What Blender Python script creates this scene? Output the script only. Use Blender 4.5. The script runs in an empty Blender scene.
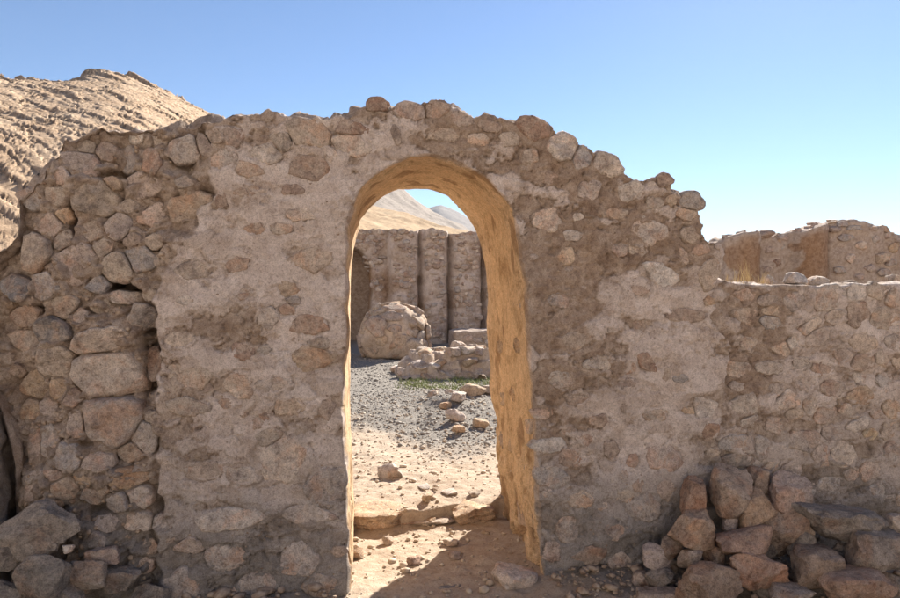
import bpy, bmesh, math, random
import numpy as np
from mathutils import Vector, Euler, Matrix
from mathutils.geometry import delaunay_2d_cdt

scene = bpy.context.scene
R = math.radians
COL = scene.collection
random.seed(7)
RNG = np.random.default_rng(7)

# ------------------------------------------------------------------ camera
F = 693.0                     # focal length in pixels of the 900 px photograph
YAW, PITCH = R(8.6), R(1.157)
CAM = np.array([0.0, -3.58, 1.60])
cam_d = bpy.data.cameras.new('camera')
cam = bpy.data.objects.new('camera', cam_d)
COL.objects.link(cam)
cam.location = CAM
cam.rotation_euler = (R(90) - PITCH, 0, -YAW)
cam_d.sensor_width = 36
cam_d.lens = 36 * F / 900
cam_d.clip_end = 20000
cam_d.clip_start = 0.05
scene.camera = cam

# ------------------------------------------------------------------ sky, sun, exposure
SUN_AZ, SUN_EL = 35.0, 32.0   # azimuth to the right of +Y (the way through the arch)
world = bpy.data.worlds.new('World')
scene.world = world
world.use_nodes = True
wn = world.node_tree
sky = wn.nodes.new('ShaderNodeTexSky')
sky.sky_type = 'NISHITA'
sky.sun_disc = False
sky.sun_elevation = R(SUN_EL)
sky.sun_rotation = R(SUN_AZ)
sky.air_density = 1.0
sky.dust_density = 0.22
sky.ozone_density = 4.0
sky.altitude = 1500
bg = wn.nodes['Background']
bg.inputs['Strength'].default_value = 0.05
wn.links.new(sky.outputs[0], bg.inputs['Color'])
sd = bpy.data.lights.new('sun', 'SUN')
sd.energy = 4.8
sd.angle = R(0.53)
sd.color = (1.0, 0.93, 0.82)
sun = bpy.data.objects.new('sun', sd)
COL.objects.link(sun)
sv = Vector((math.sin(R(SUN_AZ)) * math.cos(R(SUN_EL)), math.cos(R(SUN_AZ)) * math.cos(R(SUN_EL)), math.sin(R(SUN_EL))))
sun.rotation_euler = sv.to_track_quat('Z', 'Y').to_euler()
vs = scene.view_settings
vs.view_transform = 'Standard'
vs.look = 'None'
vs.gamma = 1
vs.use_curve_mapping = False
vs.exposure = 1.6

# ------------------------------------------------------------------ helpers
_fwd = np.array([math.sin(YAW) * math.cos(PITCH), math.cos(YAW) * math.cos(PITCH), -math.sin(PITCH)])
_rt = np.array([math.cos(YAW), -math.sin(YAW), 0.0])
_up = np.cross(_rt, _fwd)

def at(px, py, Y):
    """where the photograph's point lies on the upright plane y = Y"""
    d = _fwd + (px - 450) / F * _rt - (py - 299) / F * _up
    return CAM + d * ((Y - CAM[1]) / d[1])

def at_z(px, py, Z):
    d = _fwd + (px - 450) / F * _rt - (py - 299) / F * _up
    return CAM + d * ((Z - CAM[2]) / d[2])

def scale_at(p):
    return float(np.dot(np.asarray(p) - CAM, _fwd)) / F

def facade_px(x, z):
    """position on the wall's facade (y = 0) in units of the photograph"""
    v = np.stack([x, np.zeros_like(x), z], -1) - CAM
    w = v @ _fwd
    return 450 + F * (v @ _rt) / w, 299 - F * (v @ _up) / w

def _hash(ix, iy, iz, seed):
    h = (ix * 374761393 + iy * 668265263 + iz * 2147483647 + seed * 1274126177) & 0xFFFFFFFF
    h = ((h ^ (h >> 13)) * 1274126177) & 0xFFFFFFFF
    h = ((h ^ (h >> 16)) * 2246822519) & 0xFFFFFFFF
    return h ^ (h >> 15)

def perlin(P, seed=0):
    P = np.asarray(P, dtype=np.float64)
    I = np.floor(P).astype(np.int64)
    f = P - I
    u = f * f * f * (f * (f * 6 - 15) + 10)
    out = 0
    for dx in (0, 1):
        wx = u[:, 0] if dx else 1 - u[:, 0]
        for dy in (0, 1):
            wy = u[:, 1] if dy else 1 - u[:, 1]
            for dz in (0, 1):
                wz = u[:, 2] if dz else 1 - u[:, 2]
                h = _hash(I[:, 0] + dx, I[:, 1] + dy, I[:, 2] + dz, seed)
                g = (((h & 1023) / 511.5 - 1) * (f[:, 0] - dx) + (((h >> 10) & 1023) / 511.5 - 1) * (f[:, 1] - dy)
                     + (((h >> 20) & 1023) / 511.5 - 1) * (f[:, 2] - dz))
                out = out + wx * wy * wz * g
    return out * 1.5

def fbm(P, freq=1.0, octv=4, seed=0, gain=0.5, lac=2.03):
    a, s = 1.0, 0.0
    P = np.asarray(P) * freq
    for o in range(octv):
        s = s + a * perlin(P + 17.3 * o, seed + o)
        P = P * lac
        a *= gain
    return s

def ridged(P, freq=1.0, octv=3, seed=0):
    a, s = 1.0, 0.0
    P = np.asarray(P) * freq
    for o in range(octv):
        s = s + a * (1 - 2 * np.abs(perlin(P + 9.1 * o, seed + o)))
        P = P * 2.1
        a *= 0.5
    return s

def cells(x, z, w, h, seed):
    """bedded stones under the plaster: distance to the joint and a value for each stone"""
    P = np.stack([x, 0 * x, z], -1)
    gx_ = x / w + .30 * fbm(P, 5, 2, seed); gz_ = z / h + .30 * fbm(P, 5, 2, seed + 4)
    ix, iz = np.floor(gx_).astype(np.int64), np.floor(gz_).astype(np.int64)
    f1 = np.full(x.shape, 9.0); f2 = f1.copy(); val = np.zeros_like(x)
    for dx in (-1, 0, 1):
        for dz in (-1, 0, 1):
            hh = _hash(ix + dx, iz + dz, ix * 0, seed)
            px_ = ix + dx + .15 + .7 * (hh & 255) / 255.0
            pz_ = iz + dz + .15 + .7 * ((hh >> 8) & 255) / 255.0
            d = np.hypot((gx_ - px_), (gz_ - pz_))
            v = ((hh >> 16) & 1023) / 1023.0
            near = d < f1
            f2 = np.where(near, f1, np.minimum(f2, d))
            val = np.where(near, v, val)
            f1 = np.minimum(f1, d)
    return (f2 - f1) * min(w, h), val

def sstep(a, b, x):
    t = np.clip((x - a) / (b - a), 0, 1)
    return t * t * (3 - 2 * t)

def in_poly(px, py, poly):
    inside = np.zeros(px.shape, bool)
    n = len(poly)
    for i in range(n):
        x1, y1 = poly[i]
        x2, y2 = poly[(i + 1) % n]
        if y1 == y2:
            continue
        c = ((y1 > py) != (y2 > py)) & (px < (x2 - x1) * (py - y1) / (y2 - y1) + x1)
        inside ^= c
    return inside

def poly_dist(px, py, poly):
    """signed distance, positive inside"""
    d = np.full(px.shape, 1e9)
    n = len(poly)
    for i in range(n):
        x1, y1 = poly[i]
        x2, y2 = poly[(i + 1) % n]
        ex, ey = x2 - x1, y2 - y1
        t = np.clip(((px - x1) * ex + (py - y1) * ey) / (ex * ex + ey * ey + 1e-9), 0, 1)
        d = np.minimum(d, np.hypot(px - x1 - t * ex, py - y1 - t * ey))
    return np.where(in_poly(px, py, poly), d, -d)

def mesh_np(name, V, faces, smooth=True):
    """faces: (n,3) or (n,4) array"""
    faces = np.asarray(faces, dtype=np.int32)
    k = faces.shape[1]
    me = bpy.data.meshes.new(name)
    me.vertices.add(len(V))
    me.vertices.foreach_set('co', np.asarray(V, dtype=np.float32).ravel())
    me.loops.add(faces.size)
    me.loops.foreach_set('vertex_index', faces.ravel())
    me.polygons.add(len(faces))
    me.polygons.foreach_set('loop_start', np.arange(0, faces.size, k, dtype=np.int32))
    me.update(calc_edges=True)
    me.validate()
    if smooth:
        me.polygons.foreach_set('use_smooth', np.ones(len(me.polygons), bool))
    return me

def link(name, me, mat=None, parent=None, loc=(0, 0, 0), rot=None, color=None):
    o = bpy.data.objects.new(name, me)
    COL.objects.link(o)
    if parent is not None:
        o.parent = parent
        loc = Vector(loc) - parent.location
    o.location = loc
    if rot is not None:
        o.rotation_euler = rot
    if mat is not None and me is not None and not me.materials:
        me.materials.append(mat)
    if color is not None:
        o.color = (*color, 1)
    return o

def tag(o, label=None, cat=None, group=None, kind=None):
    if label: o['label'] = label
    if cat: o['category'] = cat
    if group: o['group'] = group
    if kind: o['kind'] = kind
    return o

def thing(name, label, cat, loc, group=None):
    return tag(link(name, None, None, None, loc), label, cat, group)

def attr(me, name, vals):
    a = me.attributes.new(name, 'FLOAT', 'POINT')
    a.data.foreach_set('value', np.asarray(vals, dtype=np.float32))

def get_co(me):
    c = np.empty(len(me.vertices) * 3, dtype=np.float32)
    me.vertices.foreach_get('co', c)
    return c.reshape(-1, 3).astype(np.float64)

def get_no(me):
    c = np.empty(len(me.vertices) * 3, dtype=np.float32)
    me.vertices.foreach_get('normal', c)
    return c.reshape(-1, 3).astype(np.float64)

def set_co(me, co):
    me.vertices.foreach_set('co', np.asarray(co, dtype=np.float32).ravel())
    me.update()

# ------------------------------------------------------------------ materials
def ramp(nt, fac, stops):
    r = nt.nodes.new('ShaderNodeValToRGB')
    el = r.color_ramp.elements
    while len(el) < len(stops):
        el.new(0.5)
    for e, (p, c) in zip(el, stops):
        e.position = p
        e.color = (*c, 1) if len(c) == 3 else c
    nt.links.new(fac, r.inputs[0])
    return r.outputs[0]

def noise_n(nt, vec, scale, detail=6, rough=0.6, dist=0.0):
    n = nt.nodes.new('ShaderNodeTexNoise')
    n.inputs['Scale'].default_value = scale
    n.inputs['Detail'].default_value = detail
    n.inputs['Roughness'].default_value = rough
    n.inputs['Distortion'].default_value = dist
    nt.links.new(vec, n.inputs['Vector'])
    return n.outputs['Fac']

def mixc(nt, fac, a, b, mode='MIX'):
    m = nt.nodes.new('ShaderNodeMix')
    m.data_type = 'RGBA'
    m.blend_type = mode
    for sock, v in ((m.inputs[0], fac), (m.inputs[6], a), (m.inputs[7], b)):
        if isinstance(v, (int, float)):
            sock.default_value = v
        elif isinstance(v, tuple):
            sock.default_value = (*v, 1)
        else:
            nt.links.new(v, sock)
    return m.outputs[2]

def math_n(nt, op, a, b=None, clamp=False):
    m = nt.nodes.new('ShaderNodeMath')
    m.operation = op
    m.use_clamp = clamp
    for s, v in ((m.inputs[0], a), (m.inputs[1], b)):
        if v is None: continue
        if isinstance(v, (int, float)): s.default_value = v
        else: nt.links.new(v, s)
    return m.outputs[0]

def bump(nt, h, strength, dist, prev=None):
    b = nt.nodes.new('ShaderNodeBump')
    b.inputs['Strength'].default_value = strength
    b.inputs['Distance'].default_value = dist
    nt.links.new(h, b.inputs['Height'])
    if prev is not None:
        nt.links.new(prev, b.inputs['Normal'])
    return b.outputs[0]

def new_mat(name, rough=0.95, spec=0.15):
    m = bpy.data.materials.new(name)
    m.use_nodes = True
    nt = m.node_tree
    p = nt.nodes['Principled BSDF']
    p.inputs['Roughness'].default_value = rough
    p.inputs['Specular IOR Level'].default_value = spec
    return m, nt, p

def attr_n(nt, name):
    a = nt.nodes.new('ShaderNodeAttribute')
    a.attribute_name = name
    return a.outputs['Fac']

def geo_pos(nt):
    return nt.nodes.new('ShaderNodeNewGeometry').outputs['Position']

# rubble mortar with plaster remains; attributes: plaster, brown, reveal, stain
def make_mortar():
    m, nt, p = new_mat('mortar_and_plaster')
    pos = geo_pos(nt)
    n1 = noise_n(nt, pos, 3.2, 8, 0.66)
    n2 = noise_n(nt, pos, 14, 8, 0.7)
    n3 = noise_n(nt, pos, 70, 5, 0.72)
    n4 = noise_n(nt, pos, 190, 3, 0.7)
    mort = ramp(nt, n2, [(0.28, (0.25, 0.18, 0.14)), (0.45, (0.42, 0.33, 0.27)), (0.58, (0.53, 0.435, 0.365)), (0.75, (0.61, 0.52, 0.445))])
    brown = ramp(nt, n2, [(0.3, (0.235, 0.16, 0.12)), (0.5, (0.39, 0.295, 0.23)), (0.72, (0.51, 0.41, 0.335))])
    plas = ramp(nt, n2, [(0.25, (0.49, 0.39, 0.34)), (0.45, (0.655, 0.56, 0.51)), (0.62, (0.73, 0.64, 0.59)), (0.8, (0.78, 0.70, 0.655))])
    c = mixc(nt, math_n(nt, 'MULTIPLY', attr_n(nt, 'brown'), 0.9), mort, brown)
    c = mixc(nt, attr_n(nt, 'plaster'), c, plas)
    c = mixc(nt, 0.8, c, ramp(nt, attr_n(nt, 'tone'), [(0.0, (0.80, 0.76, 0.72)), (0.5, (1, 1, 1)), (1.0, (1.14, 1.15, 1.16))]), 'MULTIPLY')
    # ochre seep
    och = ramp(nt, n1, [(0.56, (0, 0, 0)), (0.72, (1, 1, 1))])
    c = mixc(nt, math_n(nt, 'MULTIPLY', och, 0.45), c, (0.38, 0.25, 0.14))
    c = mixc(nt, attr_n(nt, 'rust'), c, ramp(nt, n2, [(0.3, (0.20, 0.105, 0.055)), (0.5, (0.33, 0.19, 0.105)), (0.7, (0.42, 0.265, 0.16))]))
    c = mixc(nt, math_n(nt, 'MULTIPLY', attr_n(nt, 'seep'), 0.45), c, mixc(nt, n2, (0.24, 0.145, 0.08), (0.46, 0.31, 0.19)))
    # shade near the foot of the wall, painted in as grey
    c = mixc(nt, math_n(nt, 'MULTIPLY', attr_n(nt, 'shade_tint'), 0.85), c, mixc(nt, n2, (0.12, 0.108, 0.10), (0.37, 0.345, 0.325)))
    # straw and mud render of the archway
    st = nt.nodes.new('ShaderNodeMapping')
    st.inputs['Scale'].default_value = (1, 1, 0.7)
    nt.links.new(pos, st.inputs[0])
    ns = noise_n(nt, st.outputs[0], 46, 7, 0.75)
    rev = ramp(nt, ns, [(0.28, (0.41, 0.265, 0.145)), (0.45, (0.66, 0.475, 0.295)), (0.62, (0.76, 0.585, 0.395)), (0.8, (0.82, 0.68, 0.50))])
    bl = ramp(nt, noise_n(nt, pos, 5.5, 7, 0.7, 0.6), [(0.33, (0.6, 0.54, 0.48)), (0.47, (1.03, 1.03, 1.03)), (0.66, (1.2, 1.2, 1.22))])
    rev = mixc(nt, 0.9, rev, bl, 'MULTIPLY')
    rev = mixc(nt, ramp(nt, noise_n(nt, pos, 2.6, 6, 0.7), [(0.56, (0, 0, 0)), (0.74, (.5, .5, .5))]), rev, mort)
    lossc = ramp(nt, n2, [(0.3, (0.20, 0.115, 0.06)), (0.5, (0.36, 0.225, 0.13)), (0.7, (0.47, 0.33, 0.21))])
    rev = mixc(nt, attr_n(nt, 'loss'), rev, lossc)
    c = mixc(nt, attr_n(nt, 'reveal'), c, rev)
    sp = ramp(nt, n3, [(0.32, (0.66, 0.61, 0.57)), (0.48, (1, 1, 1)), (0.68, (1.18, 1.16, 1.14))])
    c = mixc(nt, 0.8, c, sp, 'MULTIPLY')
    sp2 = ramp(nt, n4, [(0.36, (0.70, 0.67, 0.64)), (0.5, (1, 1, 1)), (0.64, (1.16, 1.16, 1.16))])
    c = mixc(nt, 0.8, c, sp2, 'MULTIPLY')
    nt.links.new(c, p.inputs['Base Color'])
    b = bump(nt, n3, 0.9, 0.012)
    b = bump(nt, n4, 0.9, 0.008, b)
    nt.links.new(b, p.inputs['Normal'])
    return m

# stones: colour of each from the object, mottled
def make_stone(name, scale=1.0, dusty=0.35):
    m, nt, p = new_mat(name, 0.88, 0.2)
    tc = nt.nodes.new('ShaderNodeTexCoord')
    oi = nt.nodes.new('ShaderNodeObjectInfo')
    add = nt.nodes.new('ShaderNodeVectorMath')
    add.operation = 'ADD'
    cx = nt.nodes.new('ShaderNodeCombineXYZ')
    rm = math_n(nt, 'MULTIPLY', oi.outputs['Random'], 37.0)
    for i in range(3): nt.links.new(rm, cx.inputs[i])
    nt.links.new(tc.outputs['Object'], add.inputs[0])
    nt.links.new(cx.outputs[0], add.inputs[1])
    pos = add.outputs[0]
    n1 = noise_n(nt, pos, 9 * scale, 7, 0.68, 0.4)
    n2 = noise_n(nt, pos, 38 * scale, 6, 0.72)
    n3 = noise_n(nt, pos, 150 * scale, 3, 0.7)
    v = ramp(nt, n1, [(0.30, (0.45, 0.42, 0.42)), (0.45, (0.88, 0.87, 0.87)), (0.58, (1.1, 1.08, 1.05)), (0.72, (1.4, 1.42, 1.46))])
    c = mixc(nt, 1.0, oi.outputs['Color'], v, 'MULTIPLY')
    d = ramp(nt, noise_n(nt, pos, 17 * scale, 8, 0.75, 0.8), [(0.47, (0, 0, 0)), (0.60, (1, 1, 1))])
    c = mixc(nt, math_n(nt, 'MULTIPLY', d, dusty), c, (0.48, 0.39, 0.32))
    rs = ramp(nt, noise_n(nt, pos, 6 * scale, 6, 0.7, 0.5), [(0.5, (0, 0, 0)), (0.64, (.55, .55, .55))])
    c = mixc(nt, rs, c, mixc(nt, 1.0, c, (1.05, .74, .56), 'MULTIPLY'))
    s = ramp(nt, n2, [(0.32, (0.5, 0.47, 0.45)), (0.48, (1, 1, 1)), (0.66, (1.25, 1.24, 1.22))])
    c = mixc(nt, 0.85, c, s, 'MULTIPLY')
    s3 = ramp(nt, n3, [(0.36, (0.62, 0.6, 0.58)), (0.5, (1, 1, 1)), (0.64, (1.22, 1.22, 1.22))])
    c = mixc(nt, 0.8, c, s3, 'MULTIPLY')
    nt.links.new(c, p.inputs['Base Color'])
    b = bump(nt, n1, 0.5, 0.02 / scale)
    b = bump(nt, n2, 0.8, 0.016 / scale, b)
    b = bump(nt, n3, 0.8, 0.007 / scale, b)
    nt.links.new(b, p.inputs['Normal'])
    return m

def make_ground():
    m, nt, p = new_mat('sandy_ground')
    pos = geo_pos(nt)
    n1 = noise_n(nt, pos, 1.4, 8, 0.65)
    n2 = noise_n(nt, pos, 11, 8, 0.72)
    n3 = noise_n(nt, pos, 75, 5, 0.75)
    sand = ramp(nt, n2, [(0.28, (0.31, 0.22, 0.15)), (0.46, (0.44, 0.345, 0.262)), (0.62, (0.51, 0.42, 0.33)), (0.8, (0.57, 0.485, 0.40))])
    sand = mixc(nt, ramp(nt, n1, [(0.45, (0, 0, 0)), (0.75, (0.5, 0.5, 0.5))]), sand, (0.38, 0.265, 0.175))
    grav = ramp(nt, n3, [(0.3, (0.15, 0.135, 0.12)), (0.5, (0.24, 0.215, 0.19)), (0.7, (0.32, 0.285, 0.25))])
    c = mixc(nt, attr_n(nt, 'gravel'), sand, grav)
    s = ramp(nt, n3, [(0.32, (0.55, 0.52, 0.5)), (0.46, (1, 1, 1)), (0.7, (1.16, 1.15, 1.13))])
    c = mixc(nt, 0.75, c, s, 'MULTIPLY')
    nt.links.new(c, p.inputs['Base Color'])
    b = bump(nt, n2, 0.5, 0.03)
    b = bump(nt, n3, 0.8, 0.012, b)
    nt.links.new(b, p.inputs['Normal'])
    return m

def make_hillmat(name, stops, sc, extra=None, bumpd=0.5):
    m, nt, p = new_mat(name, 0.95, 0.1)
    pos = geo_pos(nt)
    n1 = noise_n(nt, pos, sc, 8, 0.7)
    n2 = noise_n(nt, pos, sc * 7, 6, 0.75)
    c = ramp(nt, n1, stops)
    s = ramp(nt, n2, [(0.35, (0.6, 0.58, 0.56)), (0.5, (1, 1, 1)), (0.7, (1.15, 1.15, 1.15))])
    c = mixc(nt, 0.8, c, s, 'MULTIPLY')
    if extra:
        c = mixc(nt, attr_n(nt, 'crack'), c, extra)
    nt.links.new(c, p.inputs['Base Color'])
    nt.links.new(bump(nt, n2, 0.7, bumpd), p.inputs['Normal'])
    return m

def make_plain(name, c1, c2, sc=30):
    m, nt, p = new_mat(name, 0.8, 0.2)
    c = ramp(nt, noise_n(nt, geo_pos(nt), sc, 3, 0.6), [(0.3, c1), (0.7, c2)])
    nt.links.new(c, p.inputs['Base Color'])
    return m

M_MORTAR = make_mortar()
M_STONE = make_stone('rubble_stone', 1.0, 0.7)
M_ROCK = make_stone('fieldstone', 1.0, 0.35)
M_GROUND = make_ground()
M_STRAW = make_plain('dry_straw', (0.46, 0.34, 0.17), (0.68, 0.55, 0.32))
M_WEED = make_plain('green_weed', (0.20, 0.23, 0.085), (0.33, 0.34, 0.15))
M_PEB = make_plain('gravel_stone', (0.20, 0.18, 0.16), (0.42, 0.37, 0.32), 23)
M_PEBS = make_plain('sand_stone_chips', (0.34, 0.25, 0.175), (0.58, 0.49, 0.39), 19)
M_CHIP = make_plain('mortar_chips', (0.2, 0.13, 0.09), (0.45, 0.36, 0.28), 31)

# colours of stones
CT = dict(T=(0.46, 0.36, 0.275), B=(0.35, 0.25, 0.19), O=(0.48, 0.34, 0.22), P=(0.58, 0.48, 0.395), G=(0.42, 0.365, 0.325),
          D=(0.22, 0.195, 0.18), R=(0.33, 0.21, 0.15), W=(0.60, 0.53, 0.465), K=(0.45, 0.35, 0.29), Y=(0.50, 0.37, 0.20))

CT = {k: (c[0], min(.9, c[1] * 1.05), min(.9, c[2] * 1.13)) for k, c in CT.items()}

def vary(c, s=0.1):
    k = 1 + random.uniform(-s, s)
    w = random.uniform(-s, s) * 0.35
    return (c[0] * k * (1 + w), c[1] * k, c[2] * k * (1 - w))

# ------------------------------------------------------------------ stone shapes
_ico = {}
def ico(level):
    if level not in _ico:
        bm = bmesh.new()
        bmesh.ops.create_icosphere(bm, subdivisions=level, radius=1)
        V = np.array([v.co for v in bm.verts])
        Fc = np.array([[v.index for v in f.verts] for f in bm.faces])
        bm.free()
        V /= np.linalg.norm(V, axis=1)[:, None]
        _ico[level] = (V, Fc)
    return _ico[level]

def rock_shape(level, seed, dims, facets=9, p=26, rough=0.07, lo=0.62, hi=0.95, front=None, fine=0.02, ball=1e-5, warp=.16):
    """a broken stone with worn facets, about unit size then stretched to dims"""
    D, Fc = ico(level)
    r = np.random.default_rng(seed)
    W = D + warp * np.stack([fbm(D + seed * 2.3 % 61 + k * 7, 1.3, 2, seed + k) for k in range(3)], -1)
    W = W / np.linalg.norm(W, axis=1)[:, None]
    s = np.full(len(D), ball)
    def cut(n, o, q):
        nonlocal s
        n = np.asarray(n, float); n = n / np.linalg.norm(n)
        s = s + np.clip(W @ n / o, 0, None) ** q
    if front is None:
        for ax in range(3):                       # rough block first
            for sg in (-1, 1):
                n = r.normal(size=3) * .22; n[ax] += sg
                cut(n, r.uniform(.70, 1.0), p)
        for k in range(facets):
            cut(r.normal(size=3), r.uniform(lo, hi + .1), p)
    else:                                         # a flat broken face towards -Y
        cut((r.uniform(-.10, .10), -1, r.uniform(-.10, .10)), front, p + 8)
        cut((r.uniform(-.5, .5), -1, r.uniform(-.5, .5)), front * 1.22, p + 8)
        cut((0, 1, 0), 1, p)
        k = r.integers(4, 8)
        a0 = r.uniform(0, 6.28)
        for i in range(k):
            a = a0 + i * 6.283 / k + r.uniform(-.4, .4)
            cut((math.cos(a), r.uniform(-.25, .1), math.sin(a)), r.uniform(.70, .98), p)
    rad = np.minimum(s ** (-1.0 / p), 1.35)
    rad = rad * (1 + rough * fbm(D + seed * 3.7 % 91, 2.1, 3, seed) + fine * fbm(D + seed * 1.9 % 77, 7, 2, seed + 5))
    chip = ridged(D + seed * .77 % 43, 1.6, 3, seed + 11)
    rad = rad * (1 - (.05 * np.clip(.9 - chip, 0, 1.5) if front is None else 0))
    return D * rad[:, None] * np.asarray(dims), Fc

def rock_mesh(name, level, seed, dims, rot=None, **kw):
    V, Fc = rock_shape(level, seed, dims, **kw)
    if rot is not None:
        V = V @ np.array(Euler(rot).to_matrix()).T
    me = mesh_np(name, V, Fc)
    me.set_sharp_from_angle(angle=R(27))
    return me

def joined(name, items, smooth=True):
    Vs, Fs, n = [], [], 0
    for V, Fc in items:
        Vs.append(V); Fs.append(Fc + n); n += len(V)
    return mesh_np(name, np.concatenate(Vs), np.concatenate(Fs), smooth)

def pebbles(name, P, S, seed, flat=0.7):
    """many small stones in one mesh; P (n,3), S (n,)"""
    D, Fc = ico(1)
    r = np.random.default_rng(seed)
    n = len(P)
    k = len(D)
    jit = r.uniform(0.7, 1.2, (n, k, 1))
    sc = np.stack([r.uniform(.7, 1.3, n), r.uniform(.7, 1.3, n), r.uniform(.6, 1.1, n) * flat], -1)[:, None, :]
    V = D[None] * jit * sc * S[:, None, None]
    a = r.uniform(0, 6.283, n)
    ca, sa = np.cos(a)[:, None], np.sin(a)[:, None]
    V = np.stack([V[..., 0] * ca - V[..., 1] * sa, V[..., 0] * sa + V[..., 1] * ca, V[..., 2]], -1)
    V = V + P[:, None, :]
    Fa = (Fc[None] + (np.arange(n) * k)[:, None, None]).reshape(-1, 3)
    return mesh_np(name, V.reshape(-1, 3), Fa, smooth=False)

# ------------------------------------------------------------------ solid walls
def solid_from_outlines(front, back):
    """front, back: equal-length lists of 3D points round the wall's faces"""
    n = len(front)
    bm = bmesh.new()
    a = [bm.verts.new(p) for p in front]
    b = [bm.verts.new(p) for p in back]
    for ring, pts in ((a, front), (b, back)):
        v2 = [Vector((float(p[0]), float(p[2]))) for p in pts]
        if sum(v2[i].x * v2[(i + 1) % n].y - v2[(i + 1) % n].x * v2[i].y for i in range(n)) < 0:
            loop = list(range(n))[::-1]
        else:
            loop = list(range(n))
        _, _, tri, ov, _, _ = delaunay_2d_cdt(v2, [], [loop], 1, 1e-6)
        for t in tri:
            if any(not ov[k] for k in t): continue
            q = [ring[ov[k][0]] for k in t]
            if len(set(q)) == 3 and bm.faces.get(q) is None:
                bm.faces.new(q)
    for i in range(n):
        j = (i + 1) % n
        bm.faces.new((a[i], b[i], b[j], a[j]))
    bmesh.ops.triangulate(bm, faces=bm.faces[:])
    bmesh.ops.recalc_face_normals(bm, faces=bm.faces[:])
    me = bpy.data.meshes.new('solid')
    bm.to_mesh(me)
    bm.free()
    return me

def voxelize(me, size):
    o = bpy.data.objects.new('solid', me)
    COL.objects.link(o)
    md = o.modifiers.new('remesh', 'REMESH')
    md.mode = 'VOXEL'
    md.voxel_size = size
    dg = bpy.context.evaluated_depsgraph_get()
    dg.update()
    out = bpy.data.meshes.new_from_object(o.evaluated_get(dg))
    bpy.data.objects.remove(o)
    return out

def refine(me, pick):
    """split the picked faces (mask from face centres and normals) once"""
    bm = bmesh.new()
    bm.from_mesh(me)
    C = np.array([f.calc_center_median() for f in bm.faces])
    N = np.array([f.normal for f in bm.faces])
    sel = pick(C, N)
    es = set()
    for f, s in zip(bm.faces, sel):
        if s:
            es.update(f.edges)
    bmesh.ops.subdivide_edges(bm, edges=list(es), cuts=1, use_grid_fill=True)
    bm.to_mesh(me)
    bm.free()
    me.update()
    return me

def resample(pts, n):
    P = np.array(pts, float)
    d = np.r_[0, np.cumsum(np.linalg.norm(np.diff(P, axis=0), axis=1))]
    t = np.linspace(0, d[-1], n)
    return np.stack([np.interp(t, d, P[:, i]) for i in range(P.shape[1])], -1)

# ================================================================== SETTING
# ---- ground: one sheet, fine near the archway, out to the horizon
def axis(segs):
    out = []
    for a, b, s in segs:
        out.append(np.arange(a, b, s))
    return np.concatenate(out)

def ground_height(x, y):
    P = np.stack([x, y, np.zeros_like(x)], -1)
    near = np.exp(-(np.hypot(x - .5, y - 4) / 14) ** 2)
    h = near * (0.035 * fbm(P, 0.7, 3, 11) + 0.016 * fbm(P, 4.0, 3, 15))
    # a step up at the back of the archway
    edge = 1.06 + 0.10 * fbm(P, 1.3, 2, 21) + .05 * fbm(P, 6, 2, 23)
    h = h + 0.085 * sstep(edge - .02, edge + .02, y) * np.exp(-(np.maximum(np.abs(x - .5) - 2.0, 0) / 1.5) ** 2)
    # heap of gravel
    h = h + 0.16 * np.exp(-((x - 1.35) / .9) ** 2 - ((y - 4.6) / 1.2) ** 2) * (1 + .4 * fbm(P, 2, 2, 29))
    # earth banked against the right jamb and the wall's foot
    h = h + 0.05 * np.exp(-((x - 1.25) / .35) ** 2 - ((y - .35) / .6) ** 2)
    far = np.hypot(x, y)
    h = h + sstep(25, 60, far) * 0.25 * fbm(P, .06, 3, 31)
    return h

gx = axis([(-4000, -400, 600), (-400, -40, 40), (-40, -4, 2), (-4, -.6, .1), (-.6, 2.6, .016), (2.6, 6, .1), (6, 40, 2), (40, 400, 40), (400, 4001, 600)])
gy = axis([(-3000, -300, 400), (-300, -20, 20), (-20, -1.0, .5), (-1.0, 2.2, .012), (2.2, 6, .022), (6, 12, .05), (12, 26, .2), (26, 80, 2), (80, 800, 40), (800, 6001, 650)])
GX, GY = np.meshgrid(gx, gy)
gxf, gyf = GX.ravel(), GY.ravel()
gz = ground_height(gxf, gyf)
gP = np.stack([gxf, gyf, gz], -1)
P2 = np.stack([gxf, gyf, 0 * gxf], -1)
fine = (np.abs(gxf - 1) < 2) & (gyf > -1.1) & (gyf < 12)
gP[fine, 2] += 0.006 * fbm(P2[fine], 18, 3, 41)
nx_, ny_ = len(gx), len(gy)
idx = np.arange(nx_ * ny_).reshape(ny_, nx_)
gF = np.stack([idx[:-1, :-1], idx[:-1, 1:], idx[1:, 1:], idx[1:, :-1]], -1).reshape(-1, 4)
gm = mesh_np('ground', gP, gF)

def gravel_mask(x, y):
    P = np.stack([x, y, np.zeros_like(x)], -1)
    n = fbm(P, .8, 3, 51)
    line = 2.6 + 1.9 * np.clip((.9 - x) / 1.2, 0, 3)     # sandy path runs up on the left
    return sstep(-1.0, 1.1, (y - line) + n * 1.3) * (1 - sstep(13, 20, y)) * (1 - sstep(6, 12, np.abs(x)))
attr(gm, 'gravel', gravel_mask(gxf, gyf))
tag(link('ground', gm, M_GROUND), kind='structure')

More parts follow.
